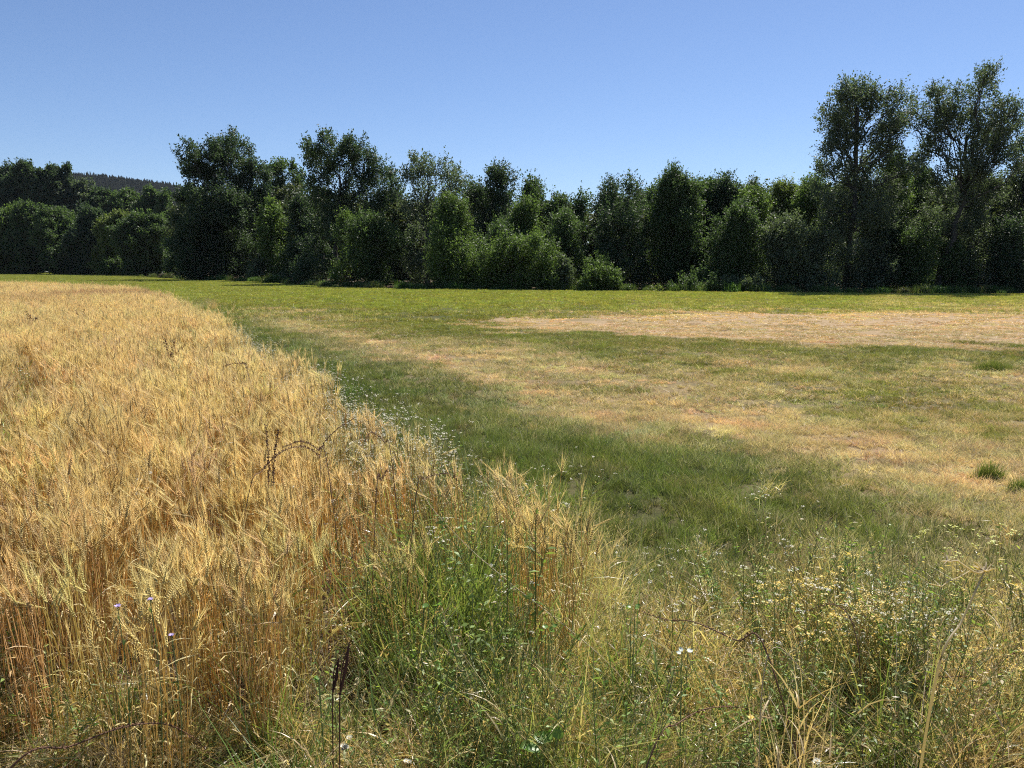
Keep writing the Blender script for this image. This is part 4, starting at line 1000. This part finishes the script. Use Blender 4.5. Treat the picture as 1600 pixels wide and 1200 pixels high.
    # broad-leaved plants
    def broad(px, py, D, R, nl, mat, label, tall=.12):
        p = at_depth(px, py, D); g = np.array([p[0], D, 0]); r = thing('broadleaf_plant', g, label, 'plant'); hz = p[2]; b = Buf(); lb = Buf()
        for j in range(nl):
            a = rng.uniform(0, 6.28); d = np.array([math.cos(a), math.sin(a), .5]); e = np.array([0, 0, hz - tall * .3]) + d * R * rng.uniform(.3, 1)
            c = curve_pts([(0, 0, 0), e * .6 + np.array([0, 0, .02]), e], 5); tubes(b, c[None], np.full((1, len(c)), .0016), 4, 0)
            dd = norm(d + rng.normal(0, .4, 3)); s = norm(np.cross(dd, np.array([0, -.3, 1]))); u = np.cross(s, dd); Lf = R * rng.uniform(.6, .95)
            prof = [(0, .0), (.12, .34), (.35, .46), (.62, .40), (.85, .2), (1, .0)]; V = []
            for t, w in prof: V += [e + dd * Lf * t - s * Lf * w + u * Lf * .12 * (w > 0), e + dd * Lf * t - u * Lf * t * t * .15, e + dd * Lf * t + s * Lf * w + u * Lf * .12 * (w > 0)]
            Q = []
            for i in range(5): Q += [(i * 3, i * 3 + 1, i * 3 + 4, i * 3 + 3), (i * 3 + 1, i * 3 + 2, i * 3 + 5, i * 3 + 4)]
            lb.add(V, quads=Q, mat=0)
        link('stalks', b.mesh('stalks', [M_gstem2]), r); link('leaves', lb.mesh('leaves', [mat], True), r)
    broad(850, 1158, 3.05, .07, 8, M_leafbig, 'bright green broad-leaved plant at the bottom edge')
    broad(676, 935, 3.5, .045, 4, M_leafbig, 'heart-leaved bindweed high on the left of the dark green weeds')
    broad(853, 975, 3.3, .035, 5, M_leafbig, 'small lobed-leaf sprig in the middle of the verge')
    broad(1070, 1012, 3.15, .028, 3, M_silver, 'silver-white leaf plant beneath the bent brown stem')
    broad(990, 938, 3.4, .03, 3, M_leafbig, 'sprig of small bright leaves above the bent brown stem')
    broad(507, 1051, 3.02, .025, 2, M_leafbig, 'tiny round leaf beside the dark dock spikes')
    # green tufts in the scorched meadow
    for px, py, R, h, lab in ((1552, 578, .5, .28, 'dark green grass tuft standing in the scorched meadow below the straw patch'), (1545, 748, .16, .26, 'tall green tuft in the dry grass near the right edge'), (1595, 768, .14, .2, 'green tuft cut by the right edge')):
        p = on_plane(px, py, 0); m = int(900 * R / .3); b = Buf(); base = rng.normal(0, R * .5, (m, 3)) * np.array([1, .5, 0]); fall = np.exp(-(base[:, 0] ** 2 + (base[:, 1] * 2) ** 2) / R ** 2)
        hh = rng.uniform(.4, 1.1, m) * h * (.35 + .75 * fall); d = norm(np.concatenate([rng.normal(0, .22, (m, 2)), np.ones((m, 1))], 1))
        blades(b, base, d, hh, .006, np.concatenate([d[:, :2] * .06, -rng.uniform(0, .05, (m, 1))], 1), 3, 0)
        o = link('grass_tuft', b.mesh('grass_tuft', [M_tuft]), loc=(p[0], p[1], 0)); tag(o, lab, 'grass tuft', 'green tufts in the dry meadow')
M_tuft = leafy('tuft_grass', (.09, .14, .035), (.24, .28, .08), transl=.4)
near_things()

# ------------------------------------------------------------------ summer air
hb = bpy.data.meshes.new('haze'); x0, x1, y0, y1, z0, z1 = -2300, 2300, -40, 3000, -22, 260
hb.from_pydata([(x0, y0, z0), (x1, y0, z0), (x1, y1, z0), (x0, y1, z0), (x0, y0, z1), (x1, y0, z1), (x1, y1, z1), (x0, y1, z1)], [],
               [(0, 3, 2, 1), (4, 5, 6, 7), (0, 1, 5, 4), (1, 2, 6, 5), (2, 3, 7, 6), (3, 0, 4, 7)])
hm = bpy.data.materials.new('air'); hm.use_nodes = True; hn = hm.node_tree; hn.nodes.clear()
ho = hn.nodes.new('ShaderNodeOutputMaterial'); hv = hn.nodes.new('ShaderNodeVolumePrincipled')
hv.inputs['Color'].default_value = (.80, .90, 1, 1); hv.inputs['Density'].default_value = .00003
hn.links.new(hv.outputs[0], ho.inputs['Volume']); hb.materials.append(hm)
tag(link('haze', hb), kind='stuff')
cy.volume_bounces = 0
